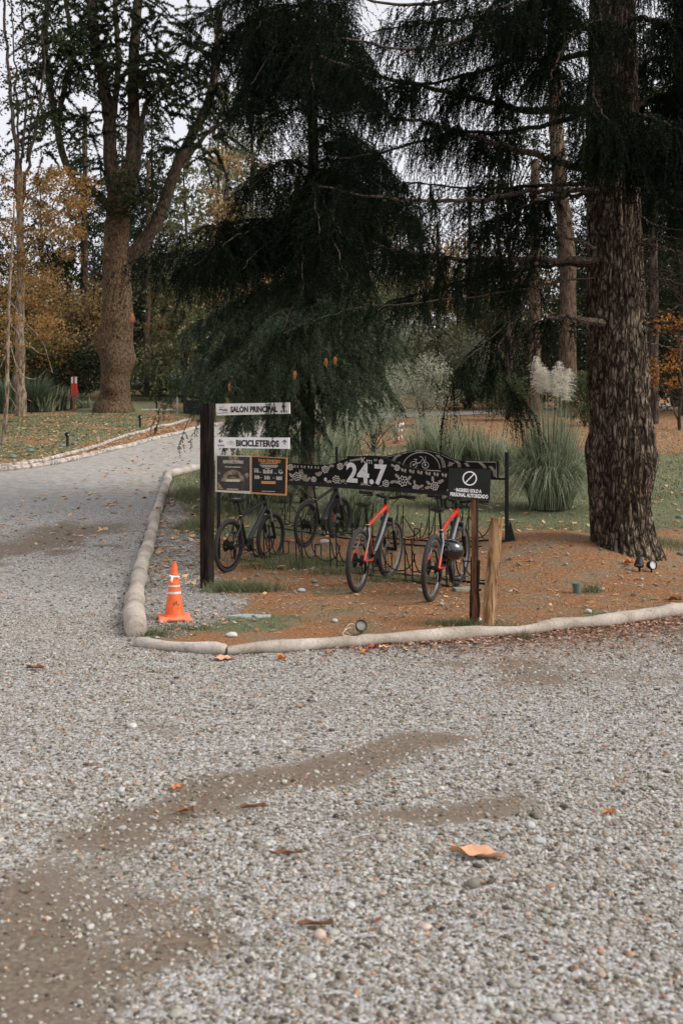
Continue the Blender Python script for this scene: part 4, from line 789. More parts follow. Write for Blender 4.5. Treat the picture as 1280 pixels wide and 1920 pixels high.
# ------------------------------------------------------------------ bicycles
def lerp(a, b, t): return Vector(a) + (Vector(b) - Vector(a)) * t
def bicycle(loc, head, scale, label, tube_mats, saddle_mat='black', lean=0, steer=0, cassette=.06, reflect=False, seat=.9, rearred=False):
    root = thing('bicycle', loc, label, 'bicycle', 'bicycles parked in the racks'); root.rotation_euler = Euler((R(lean), 0, head), 'XYZ'); root.scale = (scale,) * 3
    W = .335; MW = Matrix.Rotation(R(90), 3, 'X')
    ra = Vector((-.43, 0, .34)); fa = Vector((.65, 0, .34)); bb = Vector((0, 0, .31)); sc = Vector((-.17, 0, .70)); ht = Vector((.435, 0, .86)); hb = Vector((.475, 0, .75)); cr = Vector((.49, 0, .70))
    P0, P1, P2 = M[tube_mats[0]], M[tube_mats[1]], M[tube_mats[2]]
    def rotf(v):   # steer about the head axis
        ax = (ht - hb).normalized(); return Matrix.Rotation(R(steer), 3, ax) @ (Vector(v) - hb) + hb
    RS = Matrix.Rotation(R(steer), 3, (ht - hb).normalized())
    # frame
    MB().tube([ht + (hb - ht) * .2, lerp(ht, sc, .5) + Vector((0, 0, -.02)), sc + Vector((.0, 0, -.03))], [.024, .021, .018], 12).build('top_tube', P0, root, True, True)
    MB().tube([lerp(ht, hb, .85), lerp(hb, bb, .5), bb], [.029, .030, .028], 12).build('down_tube', M['frame_black'], root, True, True)
    if tube_mats[1] != 'frame_black': MB().tube([lerp(ht, hb, .85) + Vector((-.008, -.018, 0)), lerp(hb, bb, .5) + Vector((-.008, -.019, 0)), bb + Vector((-.0, -.018, .03))], [.017, .018, .014], 10).build('tube_stripe', P1, root, True, True)
    if tube_mats[1] != 'frame_black': MB().tube([sc + (bb - sc) * .35 + Vector((-.008, -.016, 0)), sc + (bb - sc) * .8 + Vector((-.008, -.016, 0))], .009, 8).build('seat_tube_stripe', P0, root, True, True)
    MB().tube([sc, bb], [.019, .021], 12).build('seat_tube', P2, root, True, True)
    MB().tube([ht + (ht - hb) * .1, hb - (ht - hb) * .1], [.027, .029], 14).build('head_tube', P0, root, True, True)
    MB().tube([bb + Vector((0, -.045, 0)), bb + Vector((0, .045, 0))], .026, 14).build('bottom_bracket', P1, root, True, True)
    for s_ in (-1, 1):
        MB().tube([bb + Vector((-.03, s_ * .03, 0)), bb + Vector((-.16, s_ * .055, .0)), ra + Vector((0, s_ * .066, 0))], [.013, .011, .010], 8).build('chain_stay', P0, root, True, True)
        MB().tube([sc + Vector((0, s_ * .016, -.04)), sc + Vector((-.07, s_ * .05, -.13)), ra + Vector((0, s_ * .066, 0))], [.011, .010, .009], 8).build('seat_stay', P1, root, True, True)
        if tube_mats[1] != 'frame_black': MB().tube([lerp(sc + Vector((-.07, s_ * .05, -.13)), ra + Vector((0, s_ * .066, 0)), t_) for t_ in (.55, .8, 1.0)], [.0135, .0135, .0135], 8).build('seat_stay_sleeve', P0, root, True, True)
    # wheels
    def wheel(c, front):
        g_ = thing('wheel', tuple(c), None, None); g_.parent = root
        if front: g_.rotation_euler = RS.to_euler()
        MB().torus((0, 0, 0), W - .024, .027, MW, 56, 12, sq=.95).build('tyre', M['tyre'], g_, True, True)
        b = MB()
        for r_, hw in ((W - .047, .012), (W - .062, .009)): b.torus((0, 0, 0), r_, .008, MW, 56, 6, sq=1.4)
        b.build('rim', M['frame_black'] if tube_mats[0] == 'frame_black' else M['alloy'], g_, True, True)
        b = MB()
        for k in range(28):
            a_ = 2 * PI * k / 28; s_ = 1 if k % 2 else -1; a2 = a_ + s_ * .28 * (1 if (k // 2) % 2 else -1)
            b.tube([(.024 * math.cos(a2), s_ * .028, .024 * math.sin(a2)), ((W - .06) * math.cos(a_), 0, (W - .06) * math.sin(a_))], .0016, 4, False)
        b.build('spokes', M['steel'], g_, False, True)
        b = MB().tube([(0, -.055, 0), (0, -.03, 0), (0, .03, 0), (0, .055, 0)], [.012, .022, .022, .012], 14); b.build('hub', M['steel'], g_, True, True)
        MB().lathe([(.03, 0), (.08, 0), (.08, .003), (.03, .003)], (0, .04, 0), 28, MW).build('brake_disc', M['steel'] if not front else M['alloy'], g_, False, True)
        if reflect and front:
            MB().box((W * .55 * -.85, 0, W * .10), (.016, .02, .09), None, .003).build('reflector', M['orange_paint'], g_, False, True)
    wheel(ra, False); wheel(fa, True)
    # drive train on the right-hand side (local -y)
    b = MB()
    for k in range(7):
        r_ = .062 - .006 * k; b.lathe([(.015, 0), (r_, 0), (r_, .003), (.015, .003)], tuple(ra + Vector((0, -.032 - .004 * k, 0))), 20, MW)
    b.build('cassette', M['steel'], root, False, True)
    b = MB(); n = 36
    for r_, y_ in ((.085, -.058), (.07, -.052)):
        V = []
        for i in range(n * 2): q = PI * i / n; rr = r_ + (.003 if i % 2 else -.002); V.append((bb.x + rr * math.cos(q), y_, bb.z + rr * math.sin(q)))
        b.slab(V, (0, -1, 0), .003)
    b.build('chainring', M['steel'], root, False, True)
    b = MB(); b.tube([ra + Vector((0, -.045, .05)), bb + Vector((0, -.056, .083))], .0045, 5); b.tube([ra + Vector((.05, -.045, -.13)), bb + Vector((0, -.056, -.085))], .0045, 5); b.tube([ra + Vector((-.03, -.045, -.04)), ra + Vector((.02, -.047, -.15))], .0045, 5); b.build('chain', M['steel'], root, False, True)
    MB().tube([ra + Vector((0, -.075, -.01)), ra + Vector((.015, -.08, -.07)), ra + Vector((.04, -.06, -.14))], [.016, .018, .012], 8).build('derailleur', M['steel'], root, True, True)
    ca = R(-62)
    for s_, y_ in ((1, -.085), (-1, .075)):
        e = bb + Vector((math.cos(ca) * .17 * s_, y_, math.sin(ca) * .17 * s_)); MB().tube([bb + Vector((0, y_ * .75, 0)), e], [.014, .010], 8).build('crank', M['steel'], root, True, True)
        MB().box(tuple(e + Vector((0, .05 * (1 if y_ > 0 else -1), 0))), (.10, .085, .018), None, .006).build('pedal', M['black'], root, False, True)
    # seat
    st = sc + (sc - bb).normalized() * (seat - .70 - .03); MB().tube([sc - (sc - bb) * .05, st], .0135, 10).build('seatpost', M['black'], root, True, True)
    MB().torus(tuple(sc + Vector((0, 0, -.005))), .018, .006, Matrix.Identity(3), 14, 6).build('seat_clamp', M['alloy'], root, True, True)
    b = MB(); n = 14; V = []; k = 10
    for i in range(n):
        t = i / (n - 1); x_ = -.15 + .29 * t; hw = .072 * (1 - sm(np.array((t - .05) / .6)) * .74) * (1 if t > .04 else .7); hw = float(hw); zt = .022 - .012 * math.sin(PI * t) + .008 * (1 - t)
        for j in range(k):
            q = 2 * PI * j / k; V.append((st.x + x_, hw * math.cos(q), st.z + .02 + zt + (.016 if math.sin(q) > 0 else .026) * math.sin(q)))
    Fs = [(i * k + j, i * k + (j + 1) % k, (i + 1) * k + (j + 1) % k, (i + 1) * k + j) for i in range(n - 1) for j in range(k)] + [tuple(reversed(range(k))), tuple(range((n - 1) * k, n * k))]
    sad = b.add(V, Fs).build('saddle', M['black'], root, True, True)
    b = MB()
    for s_ in (-1, 1): b.tube([st + Vector((-.11, s_ * .022, .025)), st + Vector((-.05, s_ * .022, .005)), st + Vector((.04, s_ * .022, .005)), st + Vector((.11, s_ * .012, .028))], .004, 5)
    b.build('saddle_rails', M['steel'], sad, False, True)
    if saddle_mat != 'black': MB().box((st.x - .05, 0, st.z + .066), (.10, .075, .006), None, .002).build('saddle_top', M[saddle_mat], sad, False, True)
    # fork, stem, handlebar
    b = MB()
    b.tube([rotf(hb - (ht - hb) * .15), rotf(cr)], .02, 10)
    b.tube([rotf(cr + Vector((0, -.07, -.01))), rotf(cr), rotf(cr + Vector((0, .07, -.01)))], [.024, .026, .024], 10); b.build('fork_crown', M['black'], root, True, True)
    for s_ in (-1, 1):
        MB().tube([rotf(cr + Vector((.0, s_ * .066, .03))), rotf(lerp(cr, fa, .42) + Vector((0, s_ * .066, 0)))], .0145, 10).build('fork_tube', M['alloy'], root, True, True)
        MB().tube([rotf(lerp(cr, fa, .36) + Vector((0, s_ * .066, 0))), rotf(fa + Vector((-.012, s_ * .066, .02))), rotf(fa + Vector((0, s_ * .062, -.015)))], [.021, .019, .012], 10).build('fork_leg', M['black'], root, True, True)
    b = MB(); b.torus(tuple(rotf(lerp(cr, fa, .34) + Vector((.0, 0, -.01)))), .066, .008, RS @ Matrix.Rotation(R(90), 3, 'Y') @ Matrix.Rotation(R(0), 3, 'X'), 14, 6, (PI / 2, 3 * PI / 2)); b.build('fork_brace', M['black'], root, True, True)
    stp = ht + (ht - hb).normalized() * .055; hbc = stp + Vector((.075, 0, .03))
    MB().tube([rotf(ht), rotf(stp + (ht - hb).normalized() * .03)], .017, 10).tube([rotf(stp), rotf(hbc)], .018, 10).build('stem', M['black'], root, True, True)
    hp = [(-.03, -.345, .035), (-.015, -.2, .035), (0, -.08, .005), (0, 0, 0), (0, .08, .005), (-.015, .2, .035), (-.03, .345, .035)]
    MB().tube([rotf(hbc + Vector(p_)) for p_ in catmull(hp, 25)], .015, 8).build('handlebar', M['black'], root, True, True)
    for s_ in (-1, 1):
        MB().tube([rotf(hbc + Vector((-.03 + .003, s_ * .35, .035))), rotf(hbc + Vector((-.018, s_ * .225, .035)))], .020, 10).build('grip', M['tyre'], root, True, True)
        MB().tube([rotf(hbc + Vector((-.012, s_ * .20, .03))), rotf(hbc + Vector((.035, s_ * .205, .012))), rotf(hbc + Vector((.045, s_ * .26, .0))), rotf(hbc + Vector((.035, s_ * .32, -.005)))], [.011, .009, .006, .005], 6).build('brake_lever', M['black'], root, True, True)
        MB().box(tuple(rotf(hbc + Vector((-.012, s_ * .165, .03)))), (.035, .045, .035), None, .008).build('shifter', M['alloy'] if s_ > 0 else M['black'], root, False, True)
    b = MB()
    for s_, dx in ((-1, .10), (1, .12), (-1, .07)):
        b.tube([rotf(hbc + Vector((.02, s_ * .2, .02))), rotf(hbc + Vector((dx, s_ * .13, .03))), rotf(hbc + Vector((dx * .9, s_ * .04, -.06))), lerp(ht, hb, .6) + Vector((.03, s_ * .03, 0)), lerp(hb, bb, .2) + Vector((0, s_ * .03, 0))], .003, 5)
    b.build('cables', M['black'], root, True, True)
    return root
def place(rx, ry, hd, scale):
    a_ = R(90 - hd); d_ = Vector((math.cos(a_), math.sin(a_), 0)); o_ = Vector((rx, ry, 0)) + d_ * .43 * scale
    return (o_.x, o_.y, T(rx, ry) - .002), a_
l, a_ = place(-1.36, 11.95, 25, .96); bicycle(l, a_, .96, 'black bicycle with a grey topped saddle beside the tall sign post', ('frame_black',) * 3, 'grey_paint', lean=2, steer=-4, seat=.90)
l, a_ = place(-.51, 13.85, 27, .95); bicycle(l, a_, .95, 'black bicycle with an orange wheel reflector, alone in the rear rack', ('frame_black',) * 3, 'grey_paint', lean=3, steer=-5, reflect=True, seat=.94)
l, a_ = place(.17, 10.5, 21, 1.0); b3 = bicycle(l, a_, 1.0, 'orange red bicycle with silver tubes standing in the middle of the rack', ('orange_paint', 'grey_paint', 'frame_black'), lean=1.5, steer=-6, seat=.93)
l, a_ = place(.895, 9.97, 21, 1.0); b4 = bicycle(l, a_, 1.0, 'red bicycle with a black helmet on its frame, left of the no entry sign', ('red_paint', 'grey_paint', 'frame_black'), lean=2.5, steer=-4, seat=.92)
q = P(845, 1030, 10.3); hl = thing('helmet', tuple(q), 'glossy black helmet hung on the frame of the rightmost red bicycle', 'helmet'); hl.rotation_euler = (R(100), R(10), R(15))
n = 20; prof = [(.001, .135), (.04, .13), (.075, .112), (.10, .075), (.112, .03), (.11, -.01), (.10, -.03), (.095, -.03), (.09, .02), (.05, .08)]
b = MB().lathe(prof, n=28); b.v = [(v[0] * 1.18, v[1], v[2]) for v in b.v]; b.build('shell', M['gloss'], hl, True, True)
b = MB(); b.tube([(-.10, .06, -.02), (-.05, .03, -.12), (.0, .0, -.16), (.05, -.03, -.12), (.10, -.06, -.02)], .006, 6); b.build('strap', M['black'], hl, True, True)
# ------------------------------------------------------------------ small lamps, pipes, plank, flagstone
def lamp_round(u, v, r, tilt, rz, label, gl='glass'):
    g = G(u, v); t = thing('ground_lamp', (g.x, g.y, g.z), label, 'ground lamp'); t.rotation_euler = (0, 0, rz)
    Mx = Matrix.Rotation(tilt, 3, 'X')
    MB().lathe([(.001, -.09), (r * .5, -.085), (r * .8, -.05), (r, 0), (r, .02), (r * .86, .022), (r * .84, .008)], (0, 0, r + .03), 24, Mx).build('housing', M['black'], t, True, True)
    MB().lathe([(r * .84, .008), (.001, .008)], (0, 0, r + .03), 24, Mx).build('lens', M[gl], t, True, True)
    MB().tube([(0, .02, -.05), (0, .02, r * .6), (0, .01, r + .0)], [.008, .012, .016], 8).build('stake', M['black'], t, True, True); return t
lamp_round(1222, 1073, .055, R(80), R(20), 'small round spot lamp with a bright lens at the foot of the big fir trunk')
lamp_round(1197, 1072, .055, R(150), R(-30), 'small black spot lamp turned away, left of the lamp with the bright lens')
t = lamp_round(677, 1192, .050, R(62), R(10), 'black round lamp lying behind the front log with loose wire', 'plank')
b = MB(); b.tube(catmull([(-.02, .02, .04), (-.10, .0, .07), (-.16, -.02, .03), (-.13, -.03, .01), (-.05, -.02, .03)], 20), .0035, 5); b.tube(catmull([(-.02, .0, .06), (-.08, .02, .10), (-.14, 0, .05), (-.10, -.04, .02)], 18), .003, 5); b.build('wire', M['chalk'], t, True, True)
g = G(1082, 1112); t = thing('pipe_cap', (g.x, g.y, g.z - .03), 'green plastic pipe stub with a lid in the bare earth slope', 'pipe'); t.rotation_euler = (R(4), R(-6), 0)
MB().lathe([(.043, -.05), (.040, .125), (.001, .125)], n=24).build('pipe', M['green_plastic'], t, True, True); MB().lathe([(.040, .118), (.047, .12), (.047, .142), (.001, .146)], n=24).build('lid', M['green_plastic'], t, True, True)
for u, v, lb in [(1274, 972, 'low green dome lamp in the lawn at the right edge'), (1278, 1042, 'low green dome lamp in the earth bank at the right edge')]:
    g = G(u, v); MBx = MB().lathe([(.075, -.03), (.075, .02), (.06, .045), (.001, .055)], n=20); o = MBx.build('dome_lamp', M['green_plastic'], None, True); o.location = g; tag(o, lb, 'dome lamp')
for u, v, lb in [(25, 860, 'green lawn spot lamp nearest the thin bare trunk'), (57, 848, 'green lawn spot lamp, second from the thin bare trunk'), (117, 839, 'green lawn spot lamp just left of the nearer bollard lamp'), (140, 834, 'green lawn spot lamp behind the nearer bollard lamp')]:
    g = G(u, v); o = MB().lathe([(.10, 0), (.12, .04), (.10, .09), (.05, .12), (.001, .125)], n=14).build('lawn_lamp', M['green_plastic'], None, True); o.location = g; tag(o, lb, 'lawn lamp', 'green lamps in the lawn')
for u, v, s_, lb in [(127, 838, 1.0, 'nearer black bollard lamp beside the timber edging'), (263, 801, 1.0, 'farther black bollard lamp in the lawn before the huge tree'), (294, 768, .9, 'small black bollard lamp far back by the white beam')]:
    g = G(u, v); t = thing('bollard_lamp', g, lb, 'bollard lamp', 'bollard lamps on the left lawn')
    MB().tube([(0, 0, -.05), (0, 0, .34 * s_)], .042, 12).build('stem', M['black'], t, True, True); MB().lathe([(.05, .33 * s_), (.08, .36 * s_), (.09, .42 * s_), (.06, .46 * s_), (.001, .47 * s_)], n=14).build('head', M['black'], t, True, True)
    MB().box((.05, -.06, .385 * s_), (.05, .03, .045), None, .006).build('lens', M['glass'], t, False, True)
g = G(468, 1157); b = MB(); ring = []
for i in range(11): a_ = 2 * PI * i / 11; r_ = 1 + .22 * math.sin(i * 2.4); ring.append((g.x + .20 * r_ * math.cos(a_), g.y + .075 * r_ * math.sin(a_), g.z + .014))
o = b.slab(list(reversed(ring))[::-1], (0, 0, 1), .02).build('flagstone', M['stone'], None); o.data.transform(Matrix.Translation(-g)); o.location = g; tag(o, 'flat blue grey flagstone in the ground right of the traffic cone', 'flagstone')
g = G(866, 1107); o = MB().box((0, 0, .015), (.20, .12, .03), rotz(R(18)), .004).build('plank', M['plank'], None, False); o.location = g; tag(o, 'short grey plank under the front wheel of the rightmost bicycle', 'plank')
g = G(742, 832); t = thing('stump', g, 'low mottled white and rust stump standing in the grass behind the boards', 'stump'); b = MB(); pts = [(0, 0, -.1), (.05, 0, .2), (.0, 0, .4), (.09, 0, .6), (.14, 0, .76)]
b.tube(catmull(pts, 12), [.15, .15, .14, .13, .13, .12, .12, .13, .12, .11, .10, .09], 9); b.build('trunk', M['rust'], t, True, True)
b = MB(); r_ = random.Random(4)
for i in range(16):
    z = r_.uniform(.02, .7); a_ = r_.uniform(-2.9, -.2); c = Vector((.05 + .1 * z + .15 * math.cos(a_), .15 * math.sin(a_), z)); b.box(tuple(c), (.06, .02, .09), rotz(a_ + PI / 2) @ Matrix.Rotation(r_.uniform(-.8, .8), 3, 'Y'), .008)
b.build('pale_bark', M['white'], t, False, True)
# red and white marker
g = G(139, 772); mk = thing('marker_sign', g, 'red and white plates on a brown stake beside the left flower bed', 'marker sign'); k = g.y / F
MB().box((.0, 0, 32 * k), (3.2 * k, .05, 68 * k), None).build('stake', M['rust'], mk, False, True)
MB().box((.0, .04, 59 * k), (10.5 * k, .02, 12 * k), None).build('white_plate', M['white'], mk, False, True)
MB().box((.3 * k, .04, 41 * k), (12 * k, .02, 23.5 * k), None).build('red_plate', M['red_flag'], mk, False, True)
g = G(107, 735); y_ = g.y; o = thing('marker_post', g, 'small pale blue topped stake behind the strap leaved plants', 'marker post'); k = y_ / F
MB().box((0, 0, 10 * k), (3 * k, .05, 22 * k)).build('stake', M['black'], o, False, True); MB().box((0, -.03, 20 * k), (5 * k, .06, 10 * k), None, .01).build('cap', M['grey_paint'], o, False, True)
# box planter, beam and white stake far left of the sign post
g = G(361, 777); k = g.y / F; t = thing('planter', g, 'dark low planter box behind the top of the sign post', 'planter'); MB().box((0, .3, 12 * k), (34 * k, .6, 26 * k), None, .01).build('box', M['black'], t, False, True); MB().box((0, .3, 25.6 * k), (36 * k, .66, 1.4 * k), None).build('rim', M['wood_black'], t, False, True)
g = G(333, 774); k = g.y / F; o = MB().box((0, 0, 15 * k), (3.2 * k, .07, 32 * k), None).build('pale_stake', M['edge'], None, False); o.location = g; tag(o, 'thin pale upright stake left of the dark planter', 'stake')
g = G(300, 772); k = g.y / F; o = MB().tube([(-34 * k, 0, .06), (28 * k, 0, .06)], .07, 8).build('pale_beam', M['edge'], None, True); o.location = g; tag(o, 'pale beam lying on the ground behind the far bollard lamp', 'beam')
# dark car parked beyond the trees on the left
_g = G(322, 743); CY = _g.y; k = CY / F; cx = _g.x; cz = _g.z; car = thing('car', (cx, CY, cz), 'dark car parked beyond the trees, left of the top of the sign post', 'car', rz=R(25))
bm_ = MB(); st = [(-2.1, .35, .62, .80), (-1.9, .30, .80, .86), (-1.0, .28, .92, .88), (0, .28, .95, .9), (1.2, .28, .95, .9), (1.9, .3, .88, .86), (2.15, .4, .70, .8)]; V = []
for x_, z0, z1, hw in st: V += [(x_, -hw, z0), (x_, -hw, z1 - .12), (x_, -hw * .85, z1), (x_, hw * .85, z1), (x_, hw, z1 - .12), (x_, hw, z0)]
Fs = [(i * 6 + j, (i + 1) * 6 + j, (i + 1) * 6 + (j + 1) % 6, i * 6 + (j + 1) % 6) for i in range(6) for j in range(6)] + [tuple(range(6)), tuple(reversed(range(36, 42)))]
bm_.add(V, Fs).build('body', M['carbody'], car, True, True)
b = MB(); V = [(-.95, -.72, .90), (-.35, -.60, 1.40), (1.15, -.60, 1.40), (1.8, -.72, .90), (-.95, .72, .90), (-.35, .60, 1.40), (1.15, .60, 1.40), (1.8, .72, .90)]
b.add(V, [(0, 1, 2, 3), (7, 6, 5, 4), (0, 4, 5, 1), (3, 2, 6, 7), (1, 5, 6, 2)]).build('cabin_glass', M['carglass'], car, False, True)
MB().box((.4, 0, 1.42), (1.5, 1.22, .05), None, .02).build('roof', M['carbody'], car, False, True)
for x_ in (-1.3, 1.35):
    for s_ in (-1, 1):
        wv = thing('wheel', (x_, s_ * .82, .31), None, None); wv.parent = car; MB().torus((0, 0, 0), .24, .08, Matrix.Rotation(R(90), 3, 'X'), 24, 8).build('tyre', M['tyre'], wv, True, True); MB().lathe([(.001, .03), (.2, .03), (.2, -.03), (.001, -.03)], (0, 0, 0), 16, Matrix.Rotation(R(90), 3, 'X')).build('rim', M['alloy'], wv, False, True)
for s_ in (-1, 1): MB().box((-2.0, s_ * .62, .66), (.14, .3, .12), None, .03).build('headlight', M['glass'], car, False, True)
# ------------------------------------------------------------------ single leaves and stones that stand out
def big_leaf(u, v, L_, W_, rz, mat, label, curl=.35, seed=1, name='fallen_leaf', z=.02):
    g = G(u, v); r_ = random.Random(seed); nu, nv = 15, 7; V = []; ang2 = R(rz)
    for i in range(nu):
        t = i / (nu - 1); hw = W_ / 2 * (math.sin(PI * min(1, t * 1.02 + .02)) ** .6) * (1 + .13 * math.sin(t * 17 + seed))
        for j in range(nv):
            s_ = (j / (nv - 1) - .5) * 2; zz = abs(s_) ** 1.6 * W_ * curl * (.75 + .3 * math.sin(t * 9 + seed + s_)) + .10 * L_ * math.sin(t * 3.0 + seed) * .3 + .05 * W_ * math.sin(t * 19 + s_ * 2)
            V.append(((t - .5) * L_, s_ * hw, max(zz, 0)))
    Fs = [(i * nv + j, (i + 1) * nv + j, (i + 1) * nv + j + 1, i * nv + j + 1) for i in range(nu - 1) for j in range(nv - 1)]
    b = MB().add(V, Fs); b.tube([(-.5 * L_, 0, .008), (-.5 * L_ - .3 * L_, .02 * L_, .004)], .0015, 4)
    o = b.build(name, M[mat], None, True); o.location = (g.x, g.y, g.z + z); o.rotation_euler = (0, 0, ang2); return tag(o, label, 'leaf')
big_leaf(897, 1616, .225, .075, -12, 'leafbig', 'large curled pale orange dry leaf alone on the foreground gravel', .42, 2)
big_leaf(421, 1240, .17, .11, 8, 'leafbig', 'large flat pale leaf against the thin front log', .15, 3)
big_leaf(700, 1219, .09, .06, 20, 'leafred', 'dark red leaf touching the front log near the round lamp', .4, 4)
big_leaf(722, 1221, .10, .07, -20, 'leafbig', 'tan leaf against the front log, right of the dark red leaf', .3, 5)
big_leaf(683, 1228, .07, .05, 60, 'leaforange', 'small orange leaf on the gravel left of the dark red leaf', .4, 6)
big_leaf(67, 1259, .13, .05, 0, 'leafbrown', 'curled brown leaf on the gravel near the left edge', .5, 7)
big_leaf(529, 1241, .09, .07, 40, 'leaforange', 'crumpled orange leaf on gravel under the middle of the front log', .5, 8)
o = big_leaf(297, 974, .13, .09, 60, 'leaforange', 'small orange leaf lying on the left edging log', .4, 9); o.location.z += .16
big_leaf(333, 1487, .06, .045, 0, 'leaforange', 'small orange leaf right of the lone white pebble', .4, 10)
big_leaf(347, 1531, .08, .035, 10, 'leafbrown', 'small brown leaf on the wheel track, below the lone white pebble', .5, 11)
big_leaf(1141, 1535, .05, .035, 0, 'leaforange', 'tiny orange leaf on foreground gravel toward the right', .4, 12)
big_leaf(1178, 1060, .14, .09, 10, 'leaforange', 'orange leaf on the bank left of the trunk lamps', .5, 13)
big_leaf(478, 1063, .15, .10, 15, 'leaforange', 'orange leaf under the black bicycle beside the sign post', .3, 14)
big_leaf(528, 1067, .17, .10, -20, 'leafbig', 'orange tan leaf in the grass below the front wheel of the leftmost bicycle', .3, 15)
big_leaf(536, 1611, .13, .02, 0, 'leafbrown', 'thin dark brown bark strip on the gravel in the middle foreground', .8, 16)
big_leaf(590, 1748, .13, .02, -4, 'leafbrown', 'thin dark bark strip above the pale stone in the foreground', .8, 17)
big_leaf(475, 1525, .12, .02, 4, 'leafbrown', 'arched thin bark strip on the dirt track', .9, 18)
big_leaf(1264, 1130, .16, .07, 8, 'leafbrown', 'brown bark piece on the bank at the right edge above the log', .6, 19)
def rock(u, v, r, asp, mat, label, seed):
    g = G(u, v); V0, F0 = icos(3); n3 = fbm(V0[:, 0] * 1.3 + seed, V0[:, 1] * 1.3, V0[:, 2] * 1.3 + seed, 3)
    V = V0 * (.75 + .5 * n3)[:, None] * np.array([r, r * .75, r * asp]); o = put('stone', mesh_np('stone', V, F0, M[mat], smooth=True)); o.location = (g.x, g.y, g.z + r * asp * .45 + .006); o.rotation_euler = (0, 0, seed * 1.3); return tag(o, label, 'stone')
M['stonepale'] = simple('pale_stone', (.52, .50, .46), .8, var=.1, scale=30); M['stonedark'] = simple('dark_stone', (.16, .145, .12), .8, var=.2, scale=30); M['stonegrey'] = simple('grey_stone', (.40, .41, .40), .8, var=.12, scale=30); M['stonepink'] = simple('pinkish_stone', (.50, .39, .32), .8, var=.12, scale=30)
rock(228, 1489, .022, .7, 'stonegrey', 'lone smooth grey white stone on the dirt wheel track', 1)
rock(248, 1366, .032, .55, 'stonepale', 'pale flat stone on a bare patch, left of centre', 2)
rock(888, 1667, .030, .7, 'stonedark', 'dark grey brown stone below the large curled leaf', 3)
rock(600, 1764, .024, .8, 'stonepink', 'pinkish pale stone in the middle of the foreground', 4)
rock(798, 1748, .022, .5, 'stonepink', 'flat tan stone in the foreground, right of the pinkish one', 5)
rock(994, 1556, .028, .6, 'stonegrey', 'grey stone up and right of the large curled leaf', 6)
rock(1012, 1583, .028, .5, 'stonegrey', 'flat light grey stone right of the large curled leaf', 7)
rock(1008, 1537, .026, .6, 'stonedark', 'dark stone on gravel above two grey stones', 8)
rock(565, 1110, .05, .5, 'stonegrey', 'pale stone on the earth before the middle bicycle', 9)
rock(388, 1103, .045, .6, 'stonepale', 'white stone at the foot of the tall sign post', 10)
rock(628, 1167, .035, .5, 'stonegrey', 'small flat stone on the earth left of the round lamp', 11)
rock(435, 1194, .05, .45, 'stonepale', 'flat pale stone on the earth behind the front log, right of the traffic cone', 12)
rock(590, 1093, .045, .5, 'stonedark', 'dark flat stone near the rear wheel of the middle bicycle', 13)
rock(896, 1168, .05, .6, 'stonepale', 'white stone at the foot of the two stakes', 14)
rock(608, 1018, .07, .5, 'stonepale', 'pale stone beneath the front wheel of the rear bicycle', 15)
rock(1102, 1150, .04, .6, 'stonegrey', 'grey stone just behind the right part of the front log', 16)
# small scattered stones of the island floor, nobody could count them
x, y = area(170, -2.6, 6, 8.6, 13, 90); k = ~inpoly(x, y, road_poly); V, Fq, A = pebbles(x[k], y[k], np.random.default_rng(3).uniform(.012, .032, k.sum()), 2, 91, .006)
tag(put('small_stones', mesh_np('small_stones', V, Fq, M['pebble'], {'rnd': A * .6 + .12}, smooth=True)), kind='stuff', label='small stones scattered over the earth of the island', cat='stones')
